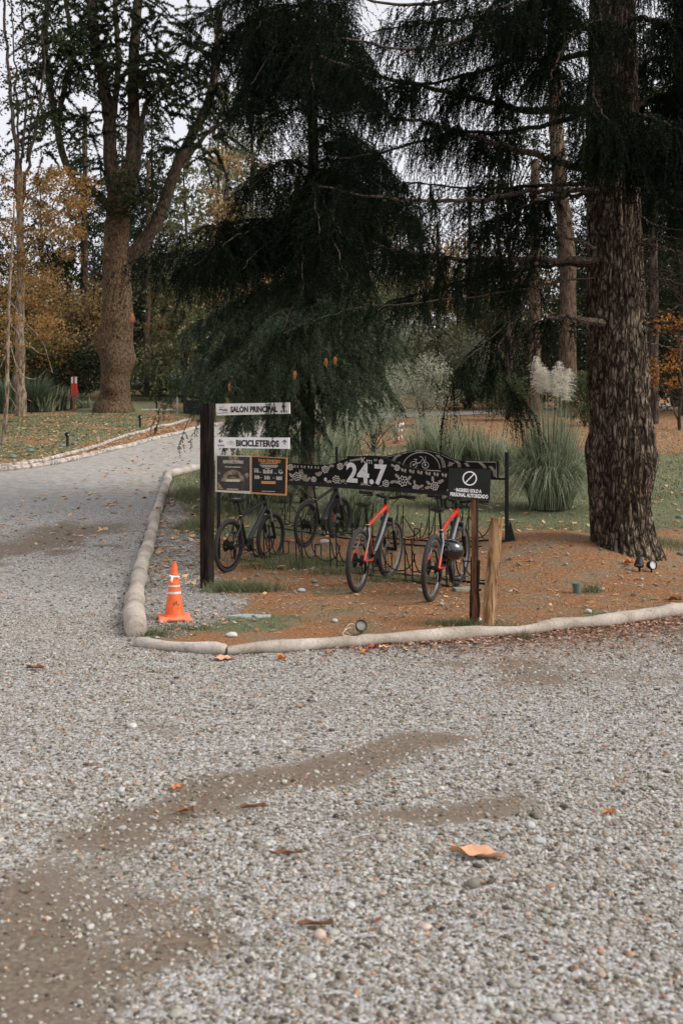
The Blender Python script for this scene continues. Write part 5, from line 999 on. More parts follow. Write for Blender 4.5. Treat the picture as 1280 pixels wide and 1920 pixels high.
# ------------------------------------------------------------------ vegetation builders
def nrm(a): return a / (np.linalg.norm(a, axis=-1, keepdims=True) + 1e-9)
def sub_tris(St, D, Ln, dens, nl, nw, seed, droop=.5, spread=.85, twig=.004, bush=1.0):
    """drooping twigs set with needles -> triangles. St starts, D directions, Ln lengths"""
    g = np.random.default_rng(seed); n = len(St); Ln = np.asarray(Ln); cnt = np.maximum(2, (Ln * dens).astype(int)); idx = np.repeat(np.arange(n), cnt); m = len(idx)
    t = g.uniform(.02, 1, m); L_ = Ln[idx]; gz = np.array([0, 0, -1.0])
    Pt = St[idx] + D[idx] * (L_ * t)[:, None] + gz * (L_ * droop * t * t)[:, None]
    tan = nrm(D[idx] + gz * (2 * droop * t)[:, None]); r = g.normal(size=(m, 3)); perp = nrm(r - tan * (r * tan).sum(1, keepdims=True))
    d = nrm(tan * g.uniform(.3, 1.0, m)[:, None] + perp * spread); w_ = nrm(np.cross(d, g.normal(size=(m, 3))))
    l = nl * g.uniform(.55, 1.25, m) * (1.1 - .5 * t) * bush; wd = nw * g.uniform(.7, 1.3, m)
    V = np.stack([Pt - w_ * wd[:, None] / 2, Pt + w_ * wd[:, None] / 2, Pt + d * l[:, None]], 1).reshape(-1, 3)
    rs = g.uniform(0, 1, n); A = np.repeat(np.clip(.65 * rs[idx] + .35 * g.uniform(0, 1, m), 0, 1), 3); Fq = np.arange(3 * m).reshape(m, 3)
    if twig:
        k = 4; ts = np.linspace(0, 1, k); C_ = St[:, None] + D[:, None] * (Ln[:, None] * ts)[..., None] + gz * (Ln[:, None] * droop * ts ** 2)[..., None]
        s_ = nrm(np.cross(D, g.normal(size=(n, 3))))[:, None] * twig / 2; A_ = C_ - s_; B_ = C_ + s_
        V2 = np.stack([A_, B_], 2).reshape(-1, 3); base = (np.arange(n) * k * 2)[:, None]; q = []
        for i in range(k - 1): q += [np.stack([base[:, 0] + 2 * i, base[:, 0] + 2 * i + 1, base[:, 0] + 2 * i + 3], 1), np.stack([base[:, 0] + 2 * i, base[:, 0] + 2 * i + 3, base[:, 0] + 2 * i + 2], 1)]
        Fq = np.vstack([Fq, np.vstack(q) + len(V)]); V = np.vstack([V, V2]); A = np.concatenate([A, np.full(len(V2), .15)])
    return V, Fq, A
def merge(sets):
    Vs, Fq, A = [], [], []; b = 0
    for V, F_, a in sets: Vs.append(V); Fq.append(F_ + b); A.append(a); b += len(V)
    return np.vstack(Vs), np.vstack(Fq), np.concatenate(A)
def part_np(name, sets, mat, parent):
    V, Fq, A = merge(sets); q = parent; off = np.zeros(3)
    while q is not None: off += np.array(q.location); q = q.parent
    return put(name, mesh_np(name, V - off, Fq, mat, {'rnd': A}), parent)
def fol_branch(path, seed, lats=26, latlen=.7, hang=5, hlen=.35, dens=130, nl=.037, nw=.010, t0=.15, fwd=.5, latdroop=.35, up=0.0):
    """foliage along a branch: side twigs both ways, each with twigs hanging from it"""
    g = np.random.default_rng(seed); p = catmull(path, 60); d = nrm(np.gradient(p, axis=0)); T_ = g.uniform(t0, 1, lats); ii = (T_ * 59).astype(int)
    sidev = nrm(np.cross(d[ii], [0, 0, 1.])); s_ = np.where(np.arange(lats) % 2, 1, -1)[:, None]
    D = nrm(sidev * s_ * g.uniform(.5, 1.1, (lats, 1)) + d[ii] * fwd + g.normal(0, .15, (lats, 3)) + np.array([0, 0, up]))
    Ll = latlen * (1.15 - .65 * T_) * g.uniform(.6, 1.3, lats); tip = np.arange(lats) == 0
    D[tip] = d[-1]; St = p[ii].copy(); St[tip] = p[-1]
    hn = np.maximum(2, (hang * Ll / latlen).astype(int) + 1); hi = np.repeat(np.arange(lats), hn); m = len(hi); ht = g.uniform(.1, 1, m)
    HS = St[hi] + D[hi] * (Ll[hi] * ht)[:, None] + np.array([0, 0, -1.]) * (Ll[hi] * latdroop * ht ** 2)[:, None]
    HD = nrm(np.array([0, 0, -1.]) + g.normal(0, .28, (m, 3)) + D[hi] * .35); HL = hlen * g.uniform(.35, 1.5, m)
    return [sub_tris(St, D, Ll, dens, nl, nw, seed + 1, latdroop, twig=.008), sub_tris(HS, HD, HL, dens, nl, nw, seed + 2, .1, twig=.003)]
def trunk_mesh(path, radii, nseg, rows, amp, seed, ridges=7, zs=1.3, burls=()):
    p = catmull(path, rows); rr = np.interp(np.linspace(0, 1, rows), np.linspace(0, 1, len(radii)), radii); d = nrm(np.gradient(p, axis=0))
    a0 = nrm(np.cross(d, [0, 1., 0])); b0 = np.cross(d, a0); th = np.linspace(0, 2 * PI, nseg, endpoint=False); ct, st = np.cos(th), np.sin(th)
    n_ = a0[:, None] * ct[None, :, None] + b0[:, None] * st[None, :, None]; zc = np.linspace(0, 1, rows)[:, None] * np.linalg.norm(np.diff(p, axis=0), axis=1).sum() + 0 * ct
    wob = (fbm(ct[None] * 3 + seed, st[None] * 3, zc * .6) - .5) * 1.0
    q = fbm(ct[None] * ridges + seed + wob, st[None] * ridges, zc * zs, 3); rid = 1 - np.abs(2 * q - 1) ** .7 * 1.0
    q2 = fbm(ct[None] * ridges * 2.3, st[None] * ridges * 2.3 + seed, zc * zs * 3, 2) - .5
    low = fbm(ct[None] * 1.2 + seed, st[None] * 1.2, zc * .5, 2) - .5
    r = rr[:, None] * (1 + .16 * low) - amp * rid + amp * .6 * q2
    for (zt, an, h, s_) in burls: r = r + h * np.exp(-((zc - zt) / s_) ** 2 - ((np.angle(np.exp(1j * (th[None] - an)))) * rr.mean() / s_) ** 2)
    V = (p[:, None] + n_ * r[..., None]).reshape(-1, 3); i = np.arange(rows - 1)[:, None] * nseg; j = np.arange(nseg)[None]; jn = (j + 1) % nseg
    return V, np.stack([(i + j).ravel(), (i + jn).ravel(), (i + nseg + jn).ravel(), (i + nseg + j).ravel()], 1)
def trunk(name, path, radii, mat, parent, nseg=48, rows=160, amp=.02, seed=1, ridges=7, zs=1.3, burls=()):
    V, Fq = trunk_mesh([tuple(x) for x in path], radii, nseg, rows, amp, seed, ridges, zs, burls); off = np.array(parent.location)
    return put(name, mesh_np(name, V - off, Fq, mat, smooth=True), parent)
def limb(path, r0, r1, parent, mat, n=7, m=28, name='branch', wob=.02, seed=0):
    p = catmull([tuple(x) for x in path], m); g = np.random.default_rng(seed); p[1:] += g.normal(0, wob, (m - 1, 3)); return MB().tube(p, list(np.linspace(r0, r1, m)), n).build(name, mat, parent, True)
# ------------------------------------------------------------------ the big fir at the right
FY = 12.9; k = FY / F; fx = (1165 - UC) * k; fz = T(fx, FY)
fir = thing('fir_tree', (fx, FY, fz), 'huge fir with deeply furrowed bark standing on the mound at the right', 'fir tree')
tp = [P(1172, 1120, FY), P(1170, 1050, FY), P(1163, 980, FY), P(1160, 900, FY), P(1165, 845, FY), P(1160, 780, FY), P(1156, 600, FY), P(1151, 400, FY), P(1149, 200, FY), P(1147, 0, FY), P(1143, -300, FY), P(1140, -620, FY)]
# path points are not evenly spaced: resample on height so that radii follow
hh = [p.z for p in tp]; rad_v = [(1120, 70), (1060, 64), (1040, 60), (980, 58), (900, 60), (850, 62), (800, 58), (600, 56), (400, 52), (200, 49), (0, 45), (-300, 38), (-620, 28)]
vs = np.linspace(1115, -620, 36); us = np.interp(-vs, [-1120, -1050, -980, -900, -845, -780, -600, -400, -200, 0, 300, 620], [1176, 1172, 1164, 1160, 1165, 1160, 1156, 1151, 1149, 1147, 1143, 1140])
path = [P(u, v, FY) for u, v in zip(us, vs)]; rads = [float(np.interp(-v, [-a for a, b in rad_v], [b for a, b in rad_v])) * k * 1.04 for v in vs]
trunk('trunk', path, rads, M['bark_fir'], fir, 240, 900, .065, 3, 6.5, 1.1, burls=[(.42, PI, .09, .24), (.35, PI * .55, .10, .25), (.45, PI * 1.35, .10, .3), (.45, .1, .07, .25), (1.75, PI, .05, .25), (1.9, 0, .05, .22)])
sets = []; bi = 0
def fb_(img, r0, r1, fol=True, par=fir, mat=None, **kw):
    global bi
    bi += 1; pth = [P(*q) for q in img]; limb(pth, r0, r1, par, mat or (M['twig'] if bi % 3 else M['twig_dark']), seed=bi, wob=.012)
    if fol: a = dict(lats=26, latlen=.55, hang=7, hlen=.32, t0=.22); a.update(kw); a['lats'] = int(a['lats'] * 1.5); a['hang'] = int(a['hang'] * 1.45); a['hlen'] *= 1.12; a['latlen'] *= 1.15; sets.extend(fol_branch(pth, 1000 + bi * 7, **a))
fb_([(1125, 205, 12.7), (1000, 207, 12.4), (960, 203, 12.3), (860, 177, 12.1), (715, 143, 11.9), (600, 105, 11.8)], .055, .012, lats=46, t0=.30)
fb_([(1130, 314, 12.7), (1075, 312, 12.5), (1010, 292, 12.3), (900, 262, 12.0), (820, 235, 11.8), (690, 212, 11.6)], .06, .012, lats=40, t0=.4)
fb_([(1130, 200, 12.8), (1050, 226, 12.9), (960, 248, 13.2), (860, 250, 13.6), (740, 278, 14), (640, 300, 14.2)], .04, .010, lats=40, t0=.35, hlen=.4)
fb_([(1120, 358, 12.6), (1000, 358, 12.3), (900, 374, 12.0), (800, 376, 11.8), (710, 370, 11.6), (600, 348, 11.5)], .035, .010, lats=28, t0=.30, hang=5, hlen=.42)
fb_([(1120, 345, 12.8), (1050, 345, 13), (980, 350, 13.3), (880, 352, 13.8), (740, 340, 14.3)], .035, .008, lats=34, t0=.35)
fb_([(1110, 362, 12.7), (1040, 372, 12.4), (970, 392, 12.1), (900, 420, 11.9)], .030, .008, lats=22, t0=.3, hlen=.45)
fb_([(1115, 466, 12.6), (1085, 450, 12.4), (1030, 437, 12.2), (960, 402, 12.0)], .026, .006, lats=10, t0=.5)
fb_([(1120, 487, 12.7), (1000, 488, 12.4), (870, 486, 12.2), (780, 476, 12.0), (700, 458, 11.9)], .045, .010, lats=34, t0=.25, hlen=.36)
fb_([(1115, 496, 12.7), (1030, 500, 12.9), (900, 520, 13.2), (830, 541, 13.4), (740, 562, 13.6)], .03, .008, lats=26, t0=.3, hlen=.25)
fb_([(1120, 520, 12.7), (1030, 530, 12.2), (900, 556, 11.7), (800, 566, 11.3), (700, 572, 11.0), (620, 588, 10.7), (530, 625, 10.4)], .014, .004, lats=34, t0=.2, hlen=.22, latlen=.4, mat=M['twig_dark'])
fb_([(1130, 607, 12.5), (1090, 598, 12.2), (1058, 593, 12.0), (1020, 600, 11.8)], .05, .016, lats=8, t0=.6)
fb_([(1110, 625, 12.6), (1040, 622, 12.3), (980, 645, 12.0), (930, 652, 11.8)], .016, .006, False)
fb_([(1035, 560, 12.0), (960, 600, 11.9), (900, 650, 11.7), (860, 690, 11.6), (845, 730, 11.6)], .016, .004, lats=14, latlen=.28, hang=5, hlen=.34, t0=.2)
fb_([(1010, 555, 11.9), (960, 610, 11.7), (925, 680, 11.6), (950, 720, 11.5), (975, 745, 11.5)], .016, .004, lats=17, latlen=.30, hang=5, hlen=.36, t0=.3)
fb_([(1115, 100, 12.7), (1030, 110, 12.5), (960, 112, 12.3), (880, 140, 12.1), (790, 160, 12.0), (700, 165, 12)], .04, .01, lats=40, t0=.2, hlen=.4)
fb_([(1115, 60, 12.7), (1040, 20, 12.2), (960, 50, 11.8), (880, 70, 11.5), (760, 92, 11.3), (640, 70, 11.2)], .04, .01, lats=44, t0=.15, hlen=.40)
fb_([(1115, -10, 12.7), (1000, -30, 12.4), (880, -10, 12.2), (760, 10, 12.0), (600, -20, 11.8)], .045, .01, lats=44, t0=.15, hlen=.5)
fb_([(1120, 40, 13), (1030, 60, 13.4), (940, 30, 13.8), (820, 40, 14.2), (700, 60, 14.5)], .04, .01, lats=44, t0=.15, hlen=.4)
fb_([(1125, 40, 12.5), (1080, 60, 11.9), (1050, 100, 11.4), (1030, 150, 11.1)], .03, .008, lats=34, t0=.1, hlen=.4)
fb_([(1125, -60, 12.5), (1070, -30, 11.9), (1000, 0, 11.4), (900, 20, 11.0)], .03, .008, lats=44, t0=.1, hlen=.45)
fb_([(1130, 130, 12.4), (1110, 150, 11.8), (1120, 200, 11.3), (1160, 245, 11.0)], .025, .008, lats=30, t0=.2, hlen=.35)
# to the right
for j_, im in enumerate([[(1180, 30, 12.7), (1230, 40, 12.2), (1300, 60, 11.8), (1400, 90, 11.6)], [(1180, 120, 12.8), (1240, 110, 13.2), (1330, 130, 13.6)], [(1175, 215, 12.4), (1210, 220, 11.8), (1270, 240, 11.3), (1340, 270, 11.2)], [(1180, 250, 12.4), (1230, 275, 11.9), (1290, 300, 11.4)],
        [(1180, 340, 12.8), (1230, 370, 13.2), (1310, 395, 13.8)], [(1190, 200, 12.9), (1250, 175, 13.5), (1330, 180, 14)], [(1180, -40, 12.7), (1260, -30, 12.2), (1350, 10, 11.8)], [(1170, 230, 12.3), (1150, 250, 11.6), (1180, 280, 11.2)]]):
    fb_(im, .035, .008, lats=40, t0=.1, hlen=.38, latlen=.6)
for im, r_ in [([(1195, 342, 12.6), (1215, 360, 12.4), (1240, 378, 12.2), (1290, 400, 12.0)], .022), ([(1198, 405, 12.6), (1240, 425, 12.3), (1300, 432, 12)], .010), ([(1195, 455, 12.6), (1230, 462, 12.5), (1285, 475, 12.4)], .018), ([(1200, 452, 12.8), (1250, 445, 13.2), (1300, 450, 13.6)], .014),
        ([(1205, 608, 12.5), (1240, 606, 12.2), (1256, 604, 12.1)], .024), ([(1205, 622, 12.7), (1230, 622, 12.6), (1300, 640, 12.3)], .022), ([(1205, 640, 12.7), (1240, 648, 12.9), (1300, 662, 13.2)], .012), ([(1208, 668, 12.6), (1250, 669, 12.2), (1300, 664, 12)], .007), ([(1205, 600, 12.8), (1250, 585, 12.6), (1300, 560, 12.4)], .020), ([(1195, 520, 12.7), (1240, 522, 12.4), (1300, 540, 12.1)], .010)]:
    fb_(im, r_, r_ * .4, False, mat=M['bark_fir'] if r_ > .02 else M['twig'])
# tangle of thin dead twigs right of the trunk
g = np.random.default_rng(77)
for j_ in range(26):
    v0 = g.uniform(440, 540); u1 = g.uniform(1225, 1300); pth = [P(1200, v0, 12.6), P((1200 + u1) / 2, v0 + g.uniform(-14, 8), 12.4), P(u1, v0 + g.uniform(-25, 40), 12.2 + g.uniform(-.4, .4))]
    limb(pth, .005, .0015, fir, M['twig'], n=4, m=10, name='twig', wob=.006, seed=j_)
for j_, (u0, v0, u1, v1) in enumerate([(920, 365, 860, 440), (925, 365, 930, 460), (910, 600, 885, 640), (560, 640, 575, 700), (1000, 480, 960, 530), (850, 560, 888, 645), (905, 680, 925, 730), (1060, 610, 1090, 640), (1000, 520, 1060, 540), (560, 700, 545, 760), (540, 690, 500, 740)]):
    limb([P(u0, v0, 11.9), P((u0 + u1) / 2 + 6, (v0 + v1) / 2 - 8, 11.8), P(u1, v1, 11.7)], .005, .002, fir, M['twig_dark'], n=4, m=10, name='twig', wob=.008, seed=50 + j_)
# twigs that hang in front of the sign plates
HS = np.array([tuple(P(u, v, 10.25)) for u, v in [(503, 690), (498, 700), (508, 705), (505, 730), (512, 720), (534, 700), (531, 725), (520, 680), (490, 690), (545, 700)]])
sets.append(sub_tris(HS, nrm(np.array([[0.02, 0, -1.]] * len(HS)) + g.normal(0, .05, (len(HS), 3))), np.array([.50, .62, .55, .70, .40, .38, .25, .4, .3, .35]), 300, .032, .007, 4, 0, twig=.004))
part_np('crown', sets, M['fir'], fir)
# ------------------------------------------------------------------ the dark weeping conifer in the middle
CYc = 18.5; k = CYc / F; cx = (577 - UC) * k; cz = T(cx, CYc)
con = thing('conifer', (cx, CYc, cz), 'dark weeping conifer with orange cones behind the direction plates', 'conifer tree')
trunk('trunk', [(cx, CYc, cz - .3), (cx, CYc, cz + 2), (cx + .1, CYc, cz + 6), (cx, CYc, cz + 11.5)], [.15, .125, .11, .06], M['bark_dark'], con, 24, 60, .012, 5)
sets = []; up_ = []; g = np.random.default_rng(12)
def cb(v0, u1, v1, y1, n=1, **kw):
    global bi
    for q in range(n):
        bi += 1; j = g.normal(0, 1, 6)
        a = P(577, v0 + j[0] * 12, CYc); b_ = P(u1 + j[1] * 16, v1 + j[2] * 18, y1 + j[3] * .5); mid = a.lerp(b_, .5) + Vector((0, 0, .22 + .1 * j[4]))
        pth = [a, a.lerp(mid, .5) + Vector((0, 0, .08)), mid, mid.lerp(b_, .55) + Vector((0, 0, .05)), b_]
        if q == 0: limb(pth, .03, .006, con, M['bark_dark'], n=5, m=16, seed=bi)
        A = dict(lats=30, latlen=.75, hang=7, hlen=.5, dens=66, nl=.052, nw=.015, t0=.15); A.update(kw); A['lats'] = int(A['lats'] * 1.3); A['hang'] += 2; sets.extend(fol_branch(pth, 5000 + bi * 11, **A))
for a in [(40, 400, 60, 17.5), (40, 390, 130, 18.5), (110, 400, 190, 18), (20, 470, 40, 16.5), (60, 700, 110, 18.5), (130, 720, 190, 18.2), (90, 500, 200, 16), (120, 610, 200, 16), (30, 620, 60, 16), (90, 560, 150, 15.2), (120, 450, 180, 17), (150, 660, 200, 17), (-40, 420, -40, 17), (-40, 520, -60, 16), (-40, 660, -60, 17), (40, 580, 90, 21), (0, 480, 120, 20), (80, 640, 160, 20), (-10, 360, 30, 18), (60, 450, 150, 16)]: cb(*a, n=1, hlen=.55, lats=38)
for a in [(425, 300, 465, 17.2), (440, 290, 490, 18), (450, 340, 515, 18.5), (400, 420, 460, 16), (340, 800, 425, 18.5), (370, 775, 500, 18), (330, 700, 400, 17), (420, 450, 500, 15.8), (380, 550, 540, 15.2), (370, 650, 530, 16), (360, 720, 540, 17), (330, 600, 420, 15.4), (310, 690, 370, 18), (380, 620, 480, 20), (330, 640, 430, 15.5), (430, 360, 500, 16.5), (270, 760, 330, 17.5), (250, 700, 300, 17), (300, 780, 370, 17), (310, 470, 360, 17)]: cb(*a, n=1, hlen=.55, lats=42)
for a in [(230, 700, 300, 18.5), (200, 470, 270, 17)]: cb(*a, n=1, lats=16)
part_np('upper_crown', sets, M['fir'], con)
sets = []
for a in [(560, 350, 640, 17), (585, 355, 715, 17.5), (600, 395, 745, 17), (560, 730, 640, 18), (590, 740, 700, 17.5), (560, 450, 700, 15.5), (590, 540, 720, 14.5), (570, 620, 700, 15), (600, 690, 720, 16), (520, 500, 640, 15), (520, 600, 620, 15), (540, 400, 620, 16.5), (530, 680, 620, 16), (600, 480, 750, 16), (620, 600, 740, 17), (560, 370, 690, 19.5), (600, 430, 740, 19.5), (560, 700, 660, 19.5), (620, 430, 800, 17.5), (620, 520, 820, 17.5), (610, 480, 780, 19.5), (640, 600, 800, 18.2), (640, 540, 840, 18), (600, 660, 760, 17.5)]: cb(*a, n=1 + (bi % 2), hlen=.17, hang=9, lats=36, latlen=.72, dens=105, latdroop=.55, nl=.058, nw=.014)
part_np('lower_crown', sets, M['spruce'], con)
for u, v, y in [(560, 650, 14.6), (611, 679, 14.3), (628, 676, 14.4), (553, 703, 14.3), (434, 712, 14.9), (431, 726, 14.8)]:
    b = MB().lathe([(.001, .055), (.012, .05), (.024, .03), (.029, .0), (.024, -.035), (.012, -.055), (.001, -.06)], (0, 0, 0), 12); q = P(u, v, y) - con.location
    V = np.array(b.v); V[:, :2] *= (1 + .15 * np.sin(V[:, 2:3] * 260)); b.v = [tuple(x) for x in V]; o = b.build('cone', M['conecone'], con, True, True); o.location = q; o.scale = (.85, .85, 1.1)
# ------------------------------------------------------------------ generic builders for the woods behind
def leaf_quads(C_, n, rad, size, seed, flat=.0):
    g = np.random.default_rng(seed); i = g.integers(0, len(C_), n); r = g.normal(size=(n, 3)); r = nrm(r) * (g.uniform(0, 1, (n, 1)) ** .5) * np.array(rad); c = C_[i] + r
    a = nrm(g.normal(size=(n, 3)) * np.array([1, 1, 1 - flat])); b = nrm(np.cross(a, g.normal(size=(n, 3)))); s_ = (size * g.uniform(.5, 1.4, n))[:, None]
    V = np.stack([c - a * s_ * .5, c + b * s_ * .3, c + a * s_ * .5, c - b * s_ * .3], 1).reshape(-1, 3); rc = g.uniform(0, 1, len(C_))
    return V, np.arange(4 * n).reshape(n, 4), np.repeat(np.clip(.55 * rc[i] + .45 * g.uniform(0, 1, n), 0, 1), 4)
def part_q(name, sets, mat, parent): return part_np(name, sets, mat, parent)
def bg_conifer(u, Y, h, r, label, mat='bgdark', seed=1, bare=.12, bark='bark_dark', dens=1.0, grp='dark conifers of the wood behind', zb=None, tr=.012):
    x = (u - UC) * Y / F; z = T(x, Y) if zb is None else zb; t = thing('conifer', (x, Y, z), label, 'conifer tree', grp); g = np.random.default_rng(seed)
    limb([(x, Y, z - .3), (x + g.normal(0, .1), Y, z + h * .5), (x, Y, z + h)], h * tr, .03, t, M[bark], n=10, m=10, name='trunk', wob=.03, seed=seed)
    nb = int(h * 13 * dens); zf = g.uniform(bare, 1, nb) ** 1.0; an = g.uniform(0, 2 * PI, nb); L_ = r * (1 - zf) ** .65 * g.uniform(.55, 1.15, nb) + .25
    St = np.stack([0 * an + x, 0 * an + Y, z + zf * h], 1); D = nrm(np.stack([np.cos(an), np.sin(an), g.uniform(-.15, .3, nb)], 1))
    m = 7; tt = np.tile(np.linspace(.25, 1, m), nb); bi_ = np.repeat(np.arange(nb), m); LS = St[bi_] + D[bi_] * (L_[bi_] * tt)[:, None] + np.array([0, 0, -1]) * (L_[bi_] * .25 * tt ** 2)[:, None]
    LD = nrm(D[bi_] * .5 + g.normal(0, .5, (len(bi_), 3)) + np.array([0, 0, -.5])); LL = np.clip(L_[bi_] * .35, .3, .9)
    part_np('crown', [sub_tris(LS, LD, LL, 24 if Y < 50 else 17, .24 if Y > 50 else .17, .095 if Y > 50 else .06, seed, .35, twig=0)], M[mat], t); return t
def bg_leafy(u, Y, h, r, label, mat='bgolive', seed=1, n=6000, size=.16, bark='bark_dark', low=.35, grp='leafy trees of the wood behind', tr=.014, zb=None, clumps=42, cr=(.8, .8, .55), fork=0, name='leafy_tree'):
    x = (u - UC) * Y / F; z = T(x, Y) if zb is None else zb; t = thing(name, (x, Y, z), label, 'tree', grp); g = np.random.default_rng(seed)
    limb([(x, Y, z - .3), (x + g.normal(0, .15), Y, z + h * .35), (x + g.normal(0, .3), Y, z + h * .7), (x, Y, z + h * .95)], h * tr, .03, t, M[bark], n=9, m=14, name='trunk', wob=.03, seed=seed)
    C_ = []; b = MB()
    for j in range(clumps):
        zf = g.uniform(low, 1); a = g.uniform(0, 2 * PI); rr = r * g.uniform(.25, 1) * (1 - .55 * abs(zf - .6)); c = np.array([x + rr * math.cos(a), Y + rr * math.sin(a), z + h * zf]); C_.append(c)
        z0 = z + h * max(low * .7, zf - .22); b.tube(catmull([(x, Y, z0), tuple((np.array([x, Y, z0]) + c) / 2 + g.normal(0, .15, 3)), tuple(c)], 6), list(np.linspace(h * tr * .28, .01, 6)), 4, False)
    b.build('branches', M[bark], t, True)
    part_np('crown', [leaf_quads(np.array(C_), n, np.array(cr) * r * .42, size, seed + 5)], M[mat], t); return t
# ------------------------------------------------------------------ the huge tree at the left
BY = 45.0; kb = BY / F; bx = (218 - UC) * kb; bz = T(bx, BY)
big = thing('old_tree', (bx, BY, bz), 'huge old tree on the left lawn, thick burled trunk forking into several stems', 'tree')
vs = [790, 768, 752, 735, 700, 650, 600, 560, 500, 450, 400, 350, 320]; wd = [88, 78, 62, 56, 54, 58, 60, 55, 54, 48, 46, 46, 44]; uu = [214, 214, 215, 216, 217, 219, 222, 221, 220, 219, 222, 224, 225]
trunk('trunk', [P(u, v, BY) for u, v in zip(uu, vs)], [w_ / 2 * kb * 1.02 for w_ in wd], M['bark_big'], big, 90, 260, .05, 9, 6, .9, burls=[(4.2, -PI * .5 + PI, .18, .5), (4.9, 0.0, .35, .45), (4.3, PI, .25, .5), (3.0, PI * .5, .2, .35)])
for im, w0, w1 in [([(212, 360), (206, 310), (203, 220), (190, 130), (176, 60), (170, -60)], 24, 18), ([(215, 350), (214, 300), (212, 230), (222, 120), (215, 0)], 15, 9), ([(240, 370), (246, 320), (250, 230), (250, 120), (258, 20), (268, -60)], 27, 16), ([(250, 350), (262, 280), (272, 200), (300, 165), (345, 120)], 13, 5),
        ([(232, 500), (262, 462), (292, 420), (315, 360), (333, 310), (356, 262), (385, 205), (402, 140), (412, 20)], 28, 13), ([(212, 400), (190, 370), (160, 350), (133, 328), (115, 280), (103, 210), (88, 130), (84, 60), (96, -20)], 16, 11), ([(110, 230), (122, 160), (138, 100), (130, 40), (118, -20)], 11, 8), ([(333, 310), (360, 285), (400, 240), (450, 215), (520, 205)], 10, 4), ([(193, 520), (180, 512), (168, 505)], 7, 4)]:
    pth = [P(u, v, BY) for u, v in im]; limb(pth, w0 / 2 * kb, w1 / 2 * kb, big, M['bark_big'] if w0 > 30 else M['bark_stem'], n=14, m=30, name='limb', wob=.02, seed=int(w0))
for u, v, a_, b_ in [(246, 598, 9, 12), (206, 655, 13, 5), (205, 485, 5, 7)]:
    q = P(u, v, BY) - Vector((0, (24 if u < 230 else 10) * kb, 0)); V0, F0 = icos(3); nz = fbm(V0[:, 0] * 2, V0[:, 1] * 2, V0[:, 2] * 2 + u); V = V0 * (.7 + .5 * nz)[:, None] * np.array([a_ * kb, 5 * kb, b_ * kb])
    o = put('burl', mesh_np('burl', V, F0, M['bark_big'] if u < 240 else M['rust'], smooth=True), big); o.location = q - big.location
C_ = np.array([tuple(P(u, v, BY + d)) for u, v, d in [(205, 335, -1.6), (230, 340, -1.8), (260, 345, -1.4), (280, 355, -1), (195, 355, -1.4), (225, 370, -1.6), (250, 375, -1.4), (210, 395, -1.2), (240, 400, -1.4), (165, 345, -.5), (270, 385, -1), (185, 380, -.9)]])
D = nrm(g.normal(size=(120, 3)) * np.array([1, .8, .15])); St = C_[g.integers(0, len(C_), 120)] + g.normal(0, .25, (120, 3))
D2 = nrm(g.normal(size=(260, 3)) * np.array([1, .8, .4])); U_ = np.concatenate([g.uniform(60, 300, 130), g.uniform(60, 420, 130)]); V_ = np.concatenate([g.uniform(-20, 330, 130), g.uniform(-20, 200, 130)]); S2 = np.stack([(U_ - UC) * kb, BY + g.normal(0, 1.2, 260), H - (V_ - VH) * kb], 1)
U3 = np.concatenate([g.uniform(130, 340, 260), g.uniform(300, 420, 120), g.uniform(70, 130, 60)]); V3 = np.concatenate([g.uniform(-20, 260, 260), g.uniform(40, 300, 120), g.uniform(40, 300, 60)]); kp = fbm(U3 * .02, V3 * .02, 4.0, 2) > .47; U3 = U3[kp]; V3 = V3[kp]; S3 = np.stack([(U3 - UC) * kb, BY - 1.0 + g.normal(0, .8, len(U3)), H - (V3 - VH) * kb], 1); D3 = nrm(g.normal(size=(len(U3), 3)) * np.array([1, .8, .2]))
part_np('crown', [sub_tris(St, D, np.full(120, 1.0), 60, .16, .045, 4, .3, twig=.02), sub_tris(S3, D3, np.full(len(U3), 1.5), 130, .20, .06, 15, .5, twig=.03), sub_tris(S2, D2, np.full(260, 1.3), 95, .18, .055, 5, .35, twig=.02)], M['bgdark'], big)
# ------------------------------------------------------------------ left: bare thin trunk, golden tree, tall stems
g0 = G(6, 834); y0 = g0.y; tn = thing('bare_tree', g0, 'thin bare young trunk with drooping twigs at the left edge of the lawn', 'tree')
limb([P(5, 842, y0), P(10, 800, y0), P(14, 720, y0), (P(15, 640, y0)), P(18, 560, y0), P(22, 480, y0), P(28, 380, y0)], .085, .03, tn, M['bark_pale'], n=10, m=30, name='trunk', wob=.006)
for j, im in enumerate([[(14, 600), (35, 625), (70, 660), (95, 665)], [(15, 600), (5, 612), (-20, 640)], [(15, 690), (20, 720), (40, 745), (60, 752)], [(16, 640), (40, 700), (70, 710), (90, 690)], [(14, 660), (0, 690), (-10, 700)], [(17, 560), (45, 600), (80, 640), (100, 700)], [(14, 740), (30, 765), (18, 780)]]):
    limb([P(u, v, y0 + .1 * j) for u, v in im], .022, .008, tn, M['bark_pale'], n=5, m=14, name='branch', wob=.01, seed=j)
gy_ = 40.0; kk = gy_ / F; gt = thing('golden_tree', (((40 - UC) * kk), gy_, T((40 - UC) * kk, gy_)), 'tree with small golden autumn leaves and tall bare stems at the left edge', 'tree')
limb([P(40, 780, gy_), P(38, 700, gy_), P(38, 600, gy_), P(40, 480, gy_), P(36, 330, gy_)], 11 * kk, 6 * kk, gt, M['bark_pale'], n=14, m=24, name='trunk')
